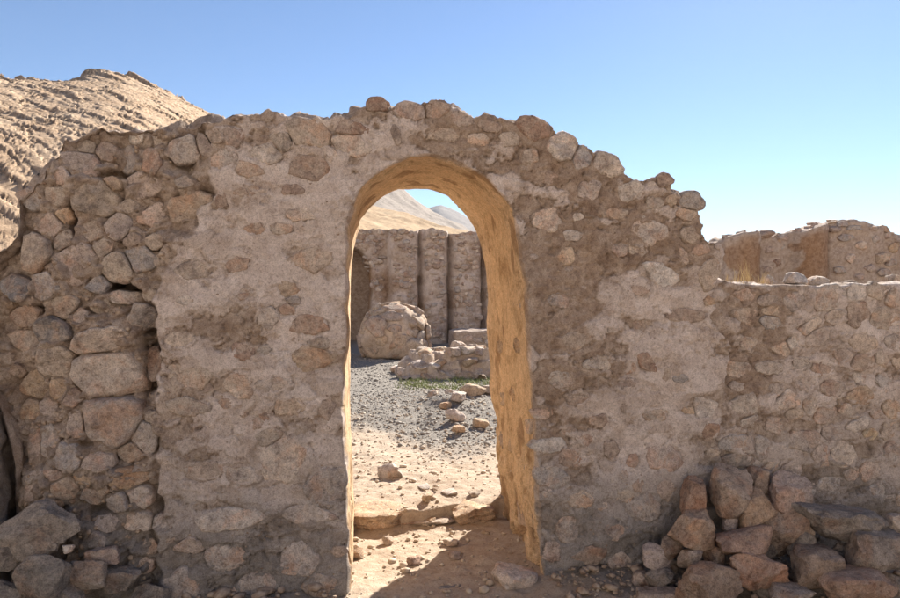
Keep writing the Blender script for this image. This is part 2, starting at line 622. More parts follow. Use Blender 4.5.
# ---- hills
def terrain(name, xs, ys, hfun, mat, crack=None):
    X, Y = np.meshgrid(xs, ys)
    x, y = X.ravel(), Y.ravel()
    V, ck = hfun(x, y)
    i = np.arange(len(xs) * len(ys)).reshape(len(ys), len(xs))
    Fc = np.stack([i[:-1, :-1], i[:-1, 1:], i[1:, 1:], i[1:, :-1]], -1).reshape(-1, 4)
    me = mesh_np(name, V, Fc)
    if ck is not None:
        attr(me, 'crack', ck)
    return tag(link(name, me, mat), kind='structure')

def interp_profile(az, prof):
    a = np.array(prof)
    return np.interp(az, a[:, 0], a[:, 1])

def ray_az_el(px, py):
    d = _fwd + (px - 450) / F * _rt - (py - 299) / F * _up
    return math.atan2(d[0], d[1]), d[2] / math.hypot(d[0], d[1])

def crest(pts, dist):
    """crest heights at a given distance over bearings"""
    return [(ray_az_el(px, py)[0], CAM[2] + dist * ray_az_el(px, py)[1]) for px, py in pts]

LEFT = [(-400, 120), (-250, 80), (-120, 62), (-50, 70), (0, 75), (30, 78), (60, 80), (78, 76), (86, 70), (100, 69), (130, 74), (160, 88), (190, 103), (215, 115), (260, 143), (310, 190), (340, 225), (380, 255), (450, 282), (500, 292)]
LEFT = [(a, b - 6) for a, b in LEFT]
prof_l = crest(LEFT, 92.0)
_a = np.linspace(prof_l[0][0], prof_l[-1][0], 60)
_h = np.interp(_a, [q[0] for q in prof_l], [q[1] for q in prof_l])
prof_s = list(zip(_a, np.convolve(np.pad(_h, 5, mode='edge'), np.hanning(13)[1:-1] / np.hanning(13)[1:-1].sum(), mode='valid')))

def hill_left(a, t):
    """a: bearing, t: 0 foot .. 1 crest .. 1.6 behind"""
    dist = 26 + 66 * t
    H = interp_profile(a, prof_l)
    Hs = interp_profile(a, prof_s)
    H = Hs + (H - Hs) * sstep(.82, 1.0, t)
    up = np.where(t < 1, 0.02 + .98 * t ** .78, 1 - (t - 1) ** 1.3 * 1.1)
    z = H * up - .8
    x, y = np.sin(a) * dist, CAM[1] + np.cos(a) * dist
    P = np.stack([x, y, z], -1)
    # dipping beds: slabs whose edges run down to the right
    dip = R(37) + .05 * fbm(np.stack([x, y, z], -1), .03, 2, 60)
    u = x * np.cos(dip) - z * np.sin(dip)
    v = x * np.sin(dip) + z * np.cos(dip)
    L = np.stack([u, v, y], -1)
    warp = .5 * fbm(P, .05, 2, 61) + .28 * fbm(L * np.array([.25, .6, .2]), 1, 2, 62)
    vw = v + warp * .5
    e1, c1 = cells(u + y * .35, vw + y * .15, 3.4, .75, 63)
    e2, c2 = cells(u + y * .35, vw + y * .15, 1.1, .30, 65)
    hs = c1
    d = .66 * (c1 - .5) - .26 * np.exp(-(e1 / .07) ** 2) + .20 * (c2 - .5) - .10 * np.exp(-(e2 / .04) ** 2) * sstep(.2, .7, c1)
    d = d * (dist / 92) ** .5 + .16 * fbm(L * np.array([.5, 1.8, .5]), 1, 4, 69) + .25 * fbm(P, .05, 2, 71) + .07 * fbm(P, 1.8, 3, 73)
    d = d * (1 + 1.3 * sstep(.9, 1.0, t))
    keep = sstep(0, .15, t)
    z2 = z + d * .36 * keep
    y2 = y - d * .28 * keep
    x2 = x + d * .15 * keep
    ck = np.exp(-(e1 / .06) ** 2) * .45
    return np.stack([x2, y2, z2], -1), ck

M_HILL = make_hillmat('rock_slope', [(0.3, (0.40, 0.27, 0.175)), (0.47, (0.54, 0.385, 0.26)), (0.62, (0.60, 0.445, 0.31)), (0.8, (0.65, 0.505, 0.37))], 0.35, (0.13, 0.09, 0.065), .4)
amin, amax = R(-38), R(6)
terrain('rocky_hill', np.linspace(amin, amax, 560), np.r_[np.linspace(0, 1.06, 370), np.linspace(1.1, 1.9, 14)], hill_left, M_HILL)

def gen_hill(prof, d0, d1, seed, amp, freq, aspect=1.0):
    def f(a, t):
        dist = d0 + (d1 - d0) * t
        H = interp_profile(a, prof)
        up = np.where(t < 1, t ** 1.15, 1 - (t - 1) * .9)
        x, y = np.sin(a) * dist, CAM[1] + np.cos(a) * dist
        z = H * up - 1.5
        P = np.stack([x, y, z], -1)
        d = amp * (fbm(P, freq, 5, seed) + .5 * (ridged(P, freq * 1.7, 3, seed + 3) - .5))
        k = sstep(0, .2, t)
        return np.stack([x, y - .3 * d * k, z + d * k], -1), None
    return f

M_TAN = make_hillmat('dry_slope', [(0.3, (0.31, 0.205, 0.12)), (0.5, (0.42, 0.295, 0.18)), (0.75, (0.50, 0.38, 0.25))], 0.09, None, .5)
M_GREYHILL = make_hillmat('grey_scree', [(0.3, (0.20, 0.165, 0.14)), (0.5, (0.29, 0.245, 0.21)), (0.75, (0.37, 0.32, 0.27))], 0.05, None, 1)
M_FAR = make_hillmat('far_mountain', [(0.3, (0.20, 0.17, 0.15)), (0.7, (0.31, 0.27, 0.24))], 0.012, None, 4)
# unseen slope added behind the camera to bounce sun onto the wall
M_BOUNCE = make_hillmat('bounce_slope_rock', [(0.3, (0.36, 0.315, 0.27)), (0.5, (0.48, 0.43, 0.38)), (0.75, (0.56, 0.51, 0.46))], 0.2, None, .5)
bouncep = [(R(-260), 14), (R(-235), 34), (R(-200), 50), (R(-170), 56), (R(-140), 52), (R(-105), 46), (R(-80), 40), (R(-60), 34), (R(-48), 31), (R(-38), 29)]
terrain('bounce_slope', np.linspace(R(-260), R(-38), 300), np.r_[np.linspace(0, 1.05, 60), np.linspace(1.1, 1.8, 8)], gen_hill(bouncep, 26, 100, 85, 1.6, .06), M_BOUNCE)
tanp = crest([(-300, 120), (200, 165), (330, 186), (362, 196), (382, 205), (405, 213), (430, 221), (455, 228), (480, 232), (560, 246), (700, 268), (1000, 280), (1400, 283)], 260)
terrain('dry_slope', np.linspace(R(-45), R(60), 420), np.r_[np.linspace(0, 1.05, 90), np.linspace(1.1, 1.8, 8)], gen_hill(tanp, 110, 260, 81, 1.6, .03), M_TAN)
greyp = crest([(-200, 90), (250, 120), (340, 148), (370, 168), (400, 188), (416, 199), (433, 211), (450, 220), (470, 230), (500, 244), (560, 262), (600, 275), (750, 284)], 620)
terrain('grey_hill', np.linspace(R(-40), R(36), 420), np.r_[np.linspace(0, 1.05, 90), np.linspace(1.1, 1.8, 8)], gen_hill(greyp, 300, 620, 91, 3.0, .014), M_GREYHILL)
farp = crest([(-100, 200), (300, 215), (380, 218), (415, 213), (430, 206), (440, 203), (450, 207), (462, 214), (478, 223), (500, 236), (560, 258), (700, 278), (900, 281), (1100, 280)], 3800)
terrain('far_mountain', np.linspace(R(-35), R(50), 340), np.r_[np.linspace(0, 1.05, 60), np.linspace(1.1, 1.8, 8)], gen_hill(farp, 2500, 3800, 97, 12, .0035), M_FAR)

# ================================================================== ARCHED WALL
T = 1.25
VOX = 0.0155
TOP = [(-30, 262), (0, 248), (14, 236), (14, 195), (36, 182), (45, 166), (54, 157), (60, 142), (75, 134), (100, 130), (125, 128), (150, 132), (175, 128), (200, 123), (215, 122),
       (232, 116), (250, 113), (275, 115), (300, 117), (325, 119), (345, 116), (362, 110), (375, 107), (392, 107), (400, 105), (420, 103), (443, 101), (452, 110), (475, 115), (495, 119),
       (515, 121), (530, 121), (545, 122), (560, 134), (585, 146), (603, 157), (620, 170), (628, 177), (645, 178), (668, 180), (674, 192), (690, 198), (700, 203), (702, 230), (707, 239), (721, 247), (723, 266)]
SEAM = [(714, 288), (712, 303), (713, 320), (729, 338), (732, 360), (722, 393), (719, 430), (721, 520), (722, 660)]
ARCH_F = [(546, 650), (545, 598), (541, 540), (538, 480), (534, 420), (530, 360), (527, 300), (521, 240), (511, 208), (496, 186), (475, 169), (450, 158), (425, 155), (400, 160), (380, 171),
          (362, 188), (352, 206), (347, 228), (345, 260), (345, 300), (344, 400), (345, 450), (347, 500), (348, 550), (350, 598), (350, 650)]
ARCH_B = [(502, 600), (499, 540), (497, 490), (495, 440), (490, 380), (487, 320), (484, 262), (475, 226), (463, 208), (445, 194), (425, 188), (402, 188), (381, 198), (365, 213), (356, 232),
          (351, 255), (348, 290), (348, 400), (349, 450), (352, 500), (354, 560), (354, 600)]
LEFTSIDE = [(10, 660), (11, 520), (9, 470), (3, 440), (-5, 412), (-12, 398), (-30, 380)]

def face_pts(pts, Y):
    return np.array([at(a, b, Y) for a, b in pts])

nA = 56
archf = resample(face_pts(ARCH_F, 0), nA)
archf[2:-2] += np.random.default_rng(9).normal(size=(nA - 4, 3)) * np.array([.006, 0, .004])
archb = resample(face_pts(ARCH_B, T), nA)
def ragged(pts, step, amp, seed):
    P = np.array(pts, float)
    L = np.linalg.norm(np.diff(P, axis=0), axis=1).sum()
    Q = resample(P, int(L / step))
    r = np.random.default_rng(seed)
    Q[1:-1] += r.normal(size=(len(Q) - 2, 2)) * amp
    return [tuple(q) for q in Q]
def crosses(P):
    n = len(P)
    A, B = P, np.roll(P, -1, axis=0)
    def side(a, b, c): return (b[..., 0] - a[..., 0]) * (c[..., 1] - a[..., 1]) - (b[..., 1] - a[..., 1]) * (c[..., 0] - a[..., 0])
    a, b, c, d = A[:, None], B[:, None], A[None], B[None]
    hit = (side(a, b, c) * side(a, b, d) < 0) & (side(c, d, a) * side(c, d, b) < 0)
    i = np.arange(n)
    for k in (-1, 0, 1): hit[i, (i + k) % n] = False
    return bool(hit.any())
for trial in range(60):
    op = ragged(TOP, 7, 1.3 if trial < 30 else .5, 3 + trial) + ragged(SEAM, 9, 2.4, 4 + trial)
    poly2 = np.array(list(LEFTSIDE) + op + list(ARCH_F), float)
    if not crosses(poly2): break
print('outline trial', trial)
outer = face_pts(op, 0)
left = face_pts(LEFTSIDE, 0)
front = np.concatenate([left, outer, archf])
ob = outer.copy(); ob[:, 1] = T
ob[:, 2] -= np.where(ob[:, 2] > 1.2, .05 + .05 * np.abs(np.sin(np.arange(len(ob)) * 1.7)), 0)
lb = left.copy(); lb[:, 1] = T
back = np.concatenate([lb, ob, archb])
wall_me = voxelize(solid_from_outlines(front, back), VOX)
fine_l = at(-20, 300, 0)[0]
def pickf(C, N):
    near_arch = (C[:, 0] > -.12) & (C[:, 0] < 1.25) & (C[:, 2] < 2.45) & (C[:, 1] > .02) & (C[:, 1] < T - .03) & (C[:, 2] > -.1)
    return ((C[:, 1] < .035) | near_arch) & (C[:, 2] > -.1) & (C[:, 0] > fine_l)
refine(wall_me, pickf)

# stones seen in the wall's face: px, py, half width, half height, turn, colour, how proud (mm)
FACE = [
 # left broken end
 (25, 197, 13, 10, 0, 'G', 60), (53, 195, 12, 10, 10, 'T', 45), (131, 134, 9, 6, 5, 'W', 25), (78, 163, 17, 20, 0, 'K', 35), (123, 158, 9, 15, 0, 'G', 30),
 (95, 196, 29, 20, 5, 'T', 40), (187, 206, 26, 16, 15, 'T', 35), (180, 150, 22, 14, 0, 'P', 10), (213, 138, 12, 9, 0, 'T', 18), (30, 251, 15, 22, 4, 'T', 60), (12, 288, 17, 13, 0, 'D', 60),
 (41, 285, 14, 13, -15, 'G', 50), (59, 307, 18, 11, 0, 'T', 45), (19, 317, 15, 10, 8, 'B', 40), (45, 332, 23, 14, -5, 'D', 45), (73, 260, 19, 23, 0, 'K', 40), (115, 268, 19, 15, 0, 'T', 35),
 (137, 258, 20, 13, -20, 'G', 40), (153, 241, 11, 8, 10, 'T', 25), (138, 318, 14, 13, 15, 'G', 55), (120, 298, 15, 7, 0, 'P', 35), (101, 342, 31, 13, 8, 'P', 70), (104, 375, 36, 25, -3, 'P', 75),
 (107, 421, 35, 24, 0, 'G', 65), (51, 363, 18, 17, 0, 'T', 50), (24, 390, 19, 15, 0, 'O', 40), (54, 391, 11, 12, 20, 'O', 30), (17, 342, 19, 9, 0, 'T', 35), (149, 366, 9, 17, 0, 'B', 10),
 (43, 445, 14, 14, 0, 'G', 35), (66, 456, 14, 15, 0, 'G', 40), (90, 499, 13, 9, 5, 'G', 40), (117, 503, 12, 10, 0, 'G', 35), (138, 498, 13, 11, 0, 'W', 40), (138, 523, 14, 9, -5, 'P', 40),
 (130, 480, 21, 9, 4, 'O', 25), (28, 445, 9, 22, 0, 'K', 40), (35, 490, 14, 15, 0, 'K', 40), (62, 490, 12, 10, 0, 'T', 35), (100, 462, 14, 9, 0, 'K', 30), (128, 455, 14, 9, 10, 'T', 25),
 (85, 230, 15, 12, 0, 'T', 30), (115, 225, 15, 12, 10, 'K', 35), (45, 225, 12, 13, 0, 'K', 40), (60, 240, 9, 12, 0, 'T', 40), (150, 215, 14, 10, 10, 'K', 25), (140, 185, 16, 13, 0, 'K', 30),
 (100, 148, 12, 9, 0, 'B', 30), (150, 160, 9, 14, 0, 'B', 15), (60, 175, 10, 9, 0, 'K', 35), (95, 285, 10, 8, 0, 'G', 30), (75, 318, 10, 8, 0, 'K', 35), (75, 425, 9, 13, 0, 'K', 30), (18, 415, 10, 11, 0, 'O', 35),
 (38, 410, 11, 9, 0, 'K', 35), (72, 398, 8, 9, 0, 'B', 20), (143, 440, 12, 18, 0, 'G', 20), (105, 525, 12, 8, 0, 'K', 25), (160, 525, 12, 8, 0, 'G', 10),
 (60, 215, 8, 7, 0, 'O', 35), (110, 182, 9, 6, 0, 'O', 30), (125, 205, 10, 7, 0, 'T', 30), (160, 140, 12, 7, 0, 'T', 15), (80, 145, 9, 7, 0, 'T', 30), (130, 240, 9, 7, 0, 'B', 28), (100, 247, 9, 8, 0, 'T', 32),
 # plastered pier left of the arch
 (305, 133, 28, 14, -8, 'T', 9), (310, 169, 19, 13, 0, 'B', 8), (293, 190, 11, 5, 5, 'R', 5), (268, 154, 16, 11, 5, 'P', 8), (283, 142, 13, 9, 0, 'T', 8), (350, 129, 17, 8, 0, 'B', 10), (350, 145, 21, 12, -15, 'P', 6),
 (396, 135, 5, 12, 20, 'B', 8), (412, 112, 20, 9, 0, 'K', 12), (233, 137, 11, 12, 0, 'B', 10), (223, 160, 15, 11, 10, 'W', 7), (205, 143, 11, 13, 0, 'B', 8), (222, 202, 7, 8, 0, 'R', 5), (243, 193, 8, 4, 0, 'B', 4),
 (311, 260, 21, 14, 0, 'T', 6), (255, 229, 9, 6, 0, 'T', 4), (283, 229, 11, 6, 0, 'P', 5), (238, 265, 12, 9, 15, 'B', 4), (290, 289, 10, 9, 0, 'O', 6), (269, 318, 12, 12, 0, 'G', 5), (287, 309, 9, 6, 0, 'R', 5),
 (311, 325, 18, 10, -5, 'B', 7), (293, 300, 8, 5, 0, 'G', 5), (248, 327, 13, 9, 0, 'T', 3), (318, 344, 13, 6, 0, 'T', 5), (250, 281, 20, 5, 6, 'B', 2), (315, 355, 22, 13, 5, 'O', 8), (244, 351, 11, 9, -10, 'R', 6),
 (240, 385, 13, 16, 0, 'T', 4), (275, 384, 19, 8, 5, 'G', 6), (327, 408, 9, 12, -10, 'B', 7), (193, 378, 23, 12, -12, 'T', 7), (187, 406, 25, 9, -2, 'T', 8), (290, 406, 16, 9, 0, 'T', 5), (283, 456, 30, 26, 0, 'P', 3),
 (243, 474, 17, 11, 0, 'G', 5), (326, 486, 20, 22, 0, 'G', 5), (313, 513, 30, 9, -2, 'G', 9), (340, 550, 9, 6, 0, 'B', 6), (225, 518, 36, 11, 3, 'W', 14), (255, 586, 20, 14, 0, 'G', 12), (228, 556, 24, 14, 0, 'G', 8),
 (180, 588, 15, 18, 0, 'G', 14), (205, 470, 20, 12, 0, 'B', 4), (270, 436, 18, 10, 0, 'T', 3), (215, 435, 22, 12, 0, 'T', 3), (300, 560, 22, 16, 0, 'G', 7), (320, 585, 18, 12, 0, 'G', 8), (180, 340, 16, 10, 0, 'T', 3),
 (215, 300, 20, 9, 5, 'P', 3), (195, 270, 16, 10, 0, 'T', 3), (330, 300, 10, 7, 0, 'P', 3), (265, 350, 8, 6, 0, 'T', 4), (340, 230, 9, 9, 0, 'P', 3), (300, 215, 14, 7, 0, 'P', 3), (250, 170, 13, 8, 0, 'T', 4), (185, 300, 8, 4, 0, 'W', 6), (190, 545, 16, 10, 0, 'K', 10),
 # over and right of the arch
 (378, 105, 14, 8, 0, 'R', 20), (435, 112, 15, 9, 10, 'B', 14), (460, 120, 13, 8, 0, 'K', 12), (490, 127, 13, 7, 0, 'B', 12), (510, 140, 12, 8, 0, 'T', 6), (533, 128, 17, 11, -12, 'R', 22), (566, 146, 17, 15, 10, 'W', 26),
 (607, 164, 18, 12, -12, 'P', 24), (583, 157, 10, 12, 20, 'G', 12), (629, 190, 15, 10, 10, 'P', 14), (664, 180, 10, 8, 0, 'B', 22), (691, 202, 14, 10, -10, 'G', 26), (688, 214, 12, 7, 0, 'T', 16), (650, 231, 19, 12, -5, 'P', 10),
 (547, 219, 16, 13, 0, 'P', 8), (617, 213, 13, 5, 5, 'T', 6), (655, 203, 11, 7, 0, 'T', 8), (530, 156, 10, 9, 0, 'T', 5), (572, 236, 10, 6, 0, 'G', 5), (567, 256, 11, 9, 0, 'O', 6), (660, 275, 18, 10, -30, 'W', 6),
 (709, 274, 10, 17, -15, 'T', 12), (685, 315, 22, 7, 0, 'B', 8), (709, 301, 7, 5, 20, 'O', 6), (684, 256, 4, 9, 20, 'B', 4), (638, 291, 9, 6, -10, 'R', 4), (644, 361, 8, 13, 35, 'R', 6), (598, 363, 16, 7, 0, 'T', 4),
 (665, 374, 4, 7, -15, 'T', 5), (679, 379, 8, 5, 0, 'G', 5), (627, 383, 10, 5, 0, 'K', 4), (599, 421, 11, 8, 0, 'B', 6), (622, 408, 3, 5, 0, 'B', 3), (700, 376, 14, 10, 0, 'T', 3), (700, 408, 18, 12, 0, 'P', 3), (690, 410, 9, 4, 0, 'O', 5),
 (708, 432, 10, 9, 0, 'R', 6), (553, 445, 22, 8, 4, 'W', 9), (568, 459, 13, 9, 0, 'B', 5), (610, 450, 9, 11, 10, 'B', 5), (633, 460, 7, 7, 0, 'R', 6), (551, 476, 17, 13, 0, 'G', 8), (665, 458, 19, 13, 0, 'K', 6), (543, 414, 11, 6, 0, 'P', 6),
 (578, 398, 13, 8, 10, 'B', 4), (645, 508, 18, 15, 0, 'G', 8), (566, 528, 12, 15, 0, 'G', 6), (551, 552, 9, 12, 0, 'K', 6), (615, 530, 13, 9, 0, 'K', 4), (600, 480, 16, 11, 0, 'P', 3), (590, 555, 16, 10, 0, 'B', 6),
 (625, 495, 9, 8, 0, 'T', 4), (580, 500, 12, 9, 0, 'T', 4), (620, 560, 14, 9, 0, 'K', 8), (665, 490, 10, 10, 0, 'K', 8), (640, 430, 14, 9, 0, 'P', 3), (575, 340, 16, 9, 0, 'T', 3), (615, 330, 14, 8, 0, 'P', 2), (560, 300, 12, 8, 0, 'K', 3),
 (600, 285, 12, 7, 0, 'T', 3), (590, 190, 13, 9, 0, 'K', 4), (620, 250, 10, 8, 0, 'K', 4), (480, 140, 12, 7, 0, 'T', 4), (445, 135, 16, 8, 0, 'T', 4), (690, 235, 10, 9, 0, 'T', 10), (673, 200, 6, 7, 0, 'O', 8), (700, 250, 9, 6, 0, 'G', 8),
 (650, 320, 12, 7, 0, 'P', 2), (560, 380, 12, 8, 0, 'T', 3), (585, 440, 9, 7, 0, 'K', 4), (655, 415, 13, 6, 0, 'T', 3), (690, 345, 14, 7, 0, 'P', 2),
]
FACE = [q for i, q in enumerate(FACE) if not (q[0] > 165 and q[6] <= 3 and i % 2)]
FACE = [(a, b, c * (1.14 if a < 160 else 1), d * (1.14 if a < 160 else 1), e, f, g * .4 if (a < 160 and f in 'KT' and g < 50 and c < 20) else g) for a, b, c, d, e, f, g in FACE]
RUBBLE = [(-40, 100), (150, 120), (205, 125), (212, 192), (150, 292), (156, 330), (156, 600), (158, 700), (-60, 700)]   # plaster lost here
BROWN = [[(500, 120), (620, 160), (720, 245), (700, 260), (640, 250), (610, 300), (605, 340), (530, 350), (520, 230)], [(420, 100), (520, 115), (520, 170), (470, 165), (420, 150)],
         [(530, 340), (570, 350), (580, 480), (540, 470)]]
LIGHT = [[(610, 260), (720, 265), (715, 420), (600, 460), (590, 350)], [(215, 150), (345, 140), (345, 300), (230, 300), (180, 290)], [(440, 150), (500, 150), (400, 120), (360, 150)], [(240, 300), (345, 300), (345, 400), (260, 380)],
         [(250, 420), (345, 420), (345, 520), (260, 500)], [(570, 440), (690, 430), (640, 560), (580, 540)]]

# hollows broken into the core of the left end: px, py, half w, half h, depth
CAVITY = [(118, 287, 17, 8, .20), (104, 277, 6, 10, .16), (152, 246, 9, 6, .12), (112, 172, 22, 5, .10), (147, 358, 9, 34, .14), (139, 345, 5, 10, .15), (128, 290, 10, 6, .2),
          (66, 220, 5, 20, .10), (92, 312, 10, 5, .08), (75, 385, 6, 18, .08), (72, 350, 5, 10, .07), (85, 445, 14, 5, .08), (120, 462, 12, 8, .09), (100, 512, 14, 6, .10), (30, 310, 10, 5, .09), (160, 500, 5, 25, .03)]

def face_detail(x, z, stones, rubble=None, brown=(), light=(), seed=100, plaster_bias=0.0, y0=0.0):
    """relief of a rubble face: y offset (negative = towards the viewer) plus masks"""
    px, py = facade_px(x, z)
    P = np.stack([x, np.zeros_like(x), z], -1)
    nlow = fbm(P, 2.2, 3, seed)
    nmid = fbm(P, 7.0, 4, seed + 10)
    nhi = fbm(P, 26, 3, seed + 20)
    rub = np.zeros_like(x)
    jit = 9 * fbm(P, 9, 3, seed + 30)
    if rubble is not None:
        rub = sstep(-3, 3, poly_dist(px, py, rubble) + jit)
    br = np.zeros_like(x)
    for q in brown:
        br = np.maximum(br, sstep(-34, 26, poly_dist(px, py, q) + 4 * jit))
    li = np.zeros_like(x)
    for q in light:
        li = np.maximum(li, sstep(-22, 14, poly_dist(px, py, q) + 3 * jit))
    # plaster sheet: broken-edged layer left on the wall
    band = fbm(P * np.array([.55, 1, 1.25]), 5.5, 4, seed + 41)
    field = nlow * .40 + band * .95 + nmid * .25 + .22 * nhi + .42 * li - .75 * br + plaster_bias + .16
    pl = sstep(-.03, .06, field) * (1 - rub)
    plc = sstep(-.22, .14, field) * (1 - rub)
    pl2 = sstep(.34, .39, field + .25 * fbm(P, 11, 3, seed + 44)) * (1 - rub)
    coarse = (1 - pl) * (1 - rub)
    ed, val = cells(x, z, .135, .085, seed + 80)
    show = sstep(-.12, .22, fbm(P, 2.6, 3, seed + 84) + .12 * (1 - pl))
    y = 0.022 * nlow + 0.009 * nmid * (1 - .3 * pl) + .0042 * nhi * (.5 + coarse * 1.6) - .010 * pl - .007 * pl2
    y = y + show * (.013 * np.exp(-(ed / .0055) ** 2) * sstep(-.1, .25, fbm(P, 9, 2, seed + 88)) + (val - .5) * .006 * sstep(0, .03, ed))
    # cracks along the edges of the plaster
    y = y + .014 * np.exp(-((field + .035) / .02) ** 2) * (1 - rub) * sstep(-.2, .3, nmid + .2 * nlow + .1)
    # hair cracks
    cr = np.abs(fbm(P, 3.4, 4, seed + 50))
    y = y + .012 * np.exp(-(cr / .009) ** 2) * sstep(-.02, .2, fbm(P, 1.7, 2, seed + 55))
    # gouged coarse core
    core = 0.0
    if rub.any():
        core = 0.02 + .07 * nlow + .075 * fbm(P, 5, 4, seed + 60) + .016 * ridged(P, 13, 3, seed + 62) + .012 * nhi
        core = core + .10 * sstep(60, 0, px) * sstep(520, 430, py) + .02 * np.exp(-(ed / .012) ** 2)
    y = y * (1 - rub) + core * rub
    if rubble is not None:
        for (sx, sy, rx, ry, dpt) in CAVITY:
            q = np.hypot((px - sx) / rx, (py - sy) / ry) + .8 * nmid + .3 * nhi
            y = y + dpt * sstep(1.15, .55, q)
    # pits
    pit = fbm(P, 16, 3, seed + 70)
    y = y + .014 * sstep(.42, .62, pit) * (1 - .5 * pl)
    for (sx, sy, rx, ry, ang, c, proud) in stones:
        cxw = at(sx, sy, 0)
        s = scale_at(cxw)
        a, b = rx * s, ry * s
        m = (np.abs(x - cxw[0]) < 1.7 * max(a, b)) & (np.abs(z - cxw[2]) < 1.7 * max(a, b))
        if not m.any():
            continue
        ca, sa = math.cos(R(ang)), math.sin(R(ang))
        dx, dz = x[m] - cxw[0], z[m] - cxw[2]
        q = np.hypot((dx * ca + dz * sa) / a, (-dx * sa + dz * ca) / b) + .14 * nhi[m] + .10 * nmid[m]
        ins = 1 - sstep(.45, .80, q)
        y[m] = y[m] + ins * (.018 if proud < 24 else .03)
        g = np.exp(-((q - 1.0) / .055) ** 2) * sstep(-.15, .25, nmid[m])
        y[m] += g * (.015 if proud < 24 else .014)
    shade_tint = sstep(.95, .05, z + .25 * nlow + .15 * nmid)  # shade growing towards the ground, put into the colour
    tone = np.clip(.5 + (val - .5) * (.35 + .65 * show), 0, 1)
    seep = np.maximum(np.exp(-((field - .01) / .055) ** 2), .7 * np.exp(-((field - .36) / .04) ** 2)) * (1 - rub) * sstep(-.3, .2, nmid + .1)
    return y + y0, (.45 * pl + .55 * plc) * (.7 + .3 * pl2), br, shade_tint, rub, tone, seep

arched = thing('arched_wall', 'tall ruined rubble wall pierced by a round-headed archway', 'wall', (0.5, .6, 0))
co = get_co(wall_me)
no = get_no(wall_me)
x, y, z = co.T
isf = sstep(.055, .02, y) * sstep(.0, .55, -no[:, 1] + .35)
fm = y < .08
dy = np.zeros(len(co)); pl = np.zeros(len(co)); br = np.zeros(len(co)); shd = np.zeros(len(co)); rub = np.zeros(len(co)); ton = np.full(len(co), .5); see = np.zeros(len(co))
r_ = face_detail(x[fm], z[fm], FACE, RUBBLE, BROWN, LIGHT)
for arr, v in zip((dy, pl, br, shd, rub, ton, see), r_): arr[fm] = v
tunnel = (x > -.1) & (x < 1.22) & (z < 2.42) & (y > -.05)
inside_dir = (np.abs(no[:, 1]) < .93)
aF = archf; aB = archb
tun = tunnel & inside_dir & (y < T + .05)
# distance from the wall's outer silhouette is not needed: the passage lies under the arch head
rev = np.where(tun, sstep(-.004, .03, y - .018 - .03 * fbm(co, 7, 3, 205)), 0.0)
P3 = co.copy()
grain = np.zeros(len(co))
deep = ~fm | tun
ero = np.zeros(len(co))
Pd = P3[deep]
ero[deep] = .035 * fbm(Pd * np.array([1, 1, .7]), 2.2, 2, 208) + 0.026 * fbm(Pd * np.array([1, 1, .6]), 5, 4, 210) + .006 * fbm(Pd * np.array([1, 1, .75]), 22, 3, 220)
lowz = sstep(1.2, .1, z)
hol = np.zeros(len(co))
hol[deep] = lowz[deep] * sstep(.18, .42, fbm(Pd * np.array([1, 1, .55]), 7.5, 3, 230))
ero = ero - hol * (.012 + .045 * lowz) * (rev > 0)
ero[tun] -= (.006 + .012 * lowz[tun]) * sstep(.02, .22, fbm(co[tun] * np.array([1, 1, .6]), 4.2, 4, 250) - .34 + .42 * lowz[tun])
ero[tun] *= (.45 + .55 * lowz[tun])
ero = np.where(tun & (x < .35) & (z < 2.0), ero * .35 + .012, ero)
topm = (~tun) & (y > .03)
ero = np.where(topm, ero * 1.8, ero)
blend = isf * (1 - rev * (1 - sstep(.03, .0, y)))
new = co.copy()
new[:, 1] += dy * isf
new += no * (ero * (1 - isf))[:, None]
# ragged crest
crest_m = sstep(.3, .8, no[:, 2]) * (z > 1.2) * (~tun)
cm = crest_m > 0
new[cm, 2] += crest_m[cm] * (.035 * fbm(P3[cm], 6, 4, 240) + .012 * fbm(P3[cm], 24, 2, 244))
set_co(wall_me, new - np.array(arched.location))
attr(wall_me, 'plaster', pl * (1 - rev))
attr(wall_me, 'brown', np.maximum(br, .25 * (~fm)))
attr(wall_me, 'shade_tint', np.where(fm, shd, sstep(.35, 0, z) * .6) * (1 - .8 * rev))
attr(wall_me, 'reveal', rev)
attr(wall_me, 'seep', see * isf)
attr(wall_me, 'tone', ton)
ls = np.zeros(len(co)); ls[tun] = sstep(.02, .22, fbm(co[tun] * np.array([1, 1, .6]), 4.2, 4, 250) - .34 + .42 * lowz[tun])
attr(wall_me, 'loss', np.clip(ls * .75, 0, 1))
wall_me.polygons.foreach_set('use_smooth', np.ones(len(wall_me.polygons), bool))
masonry = link('masonry', wall_me, M_MORTAR, arched, (0.5, .6, 0))

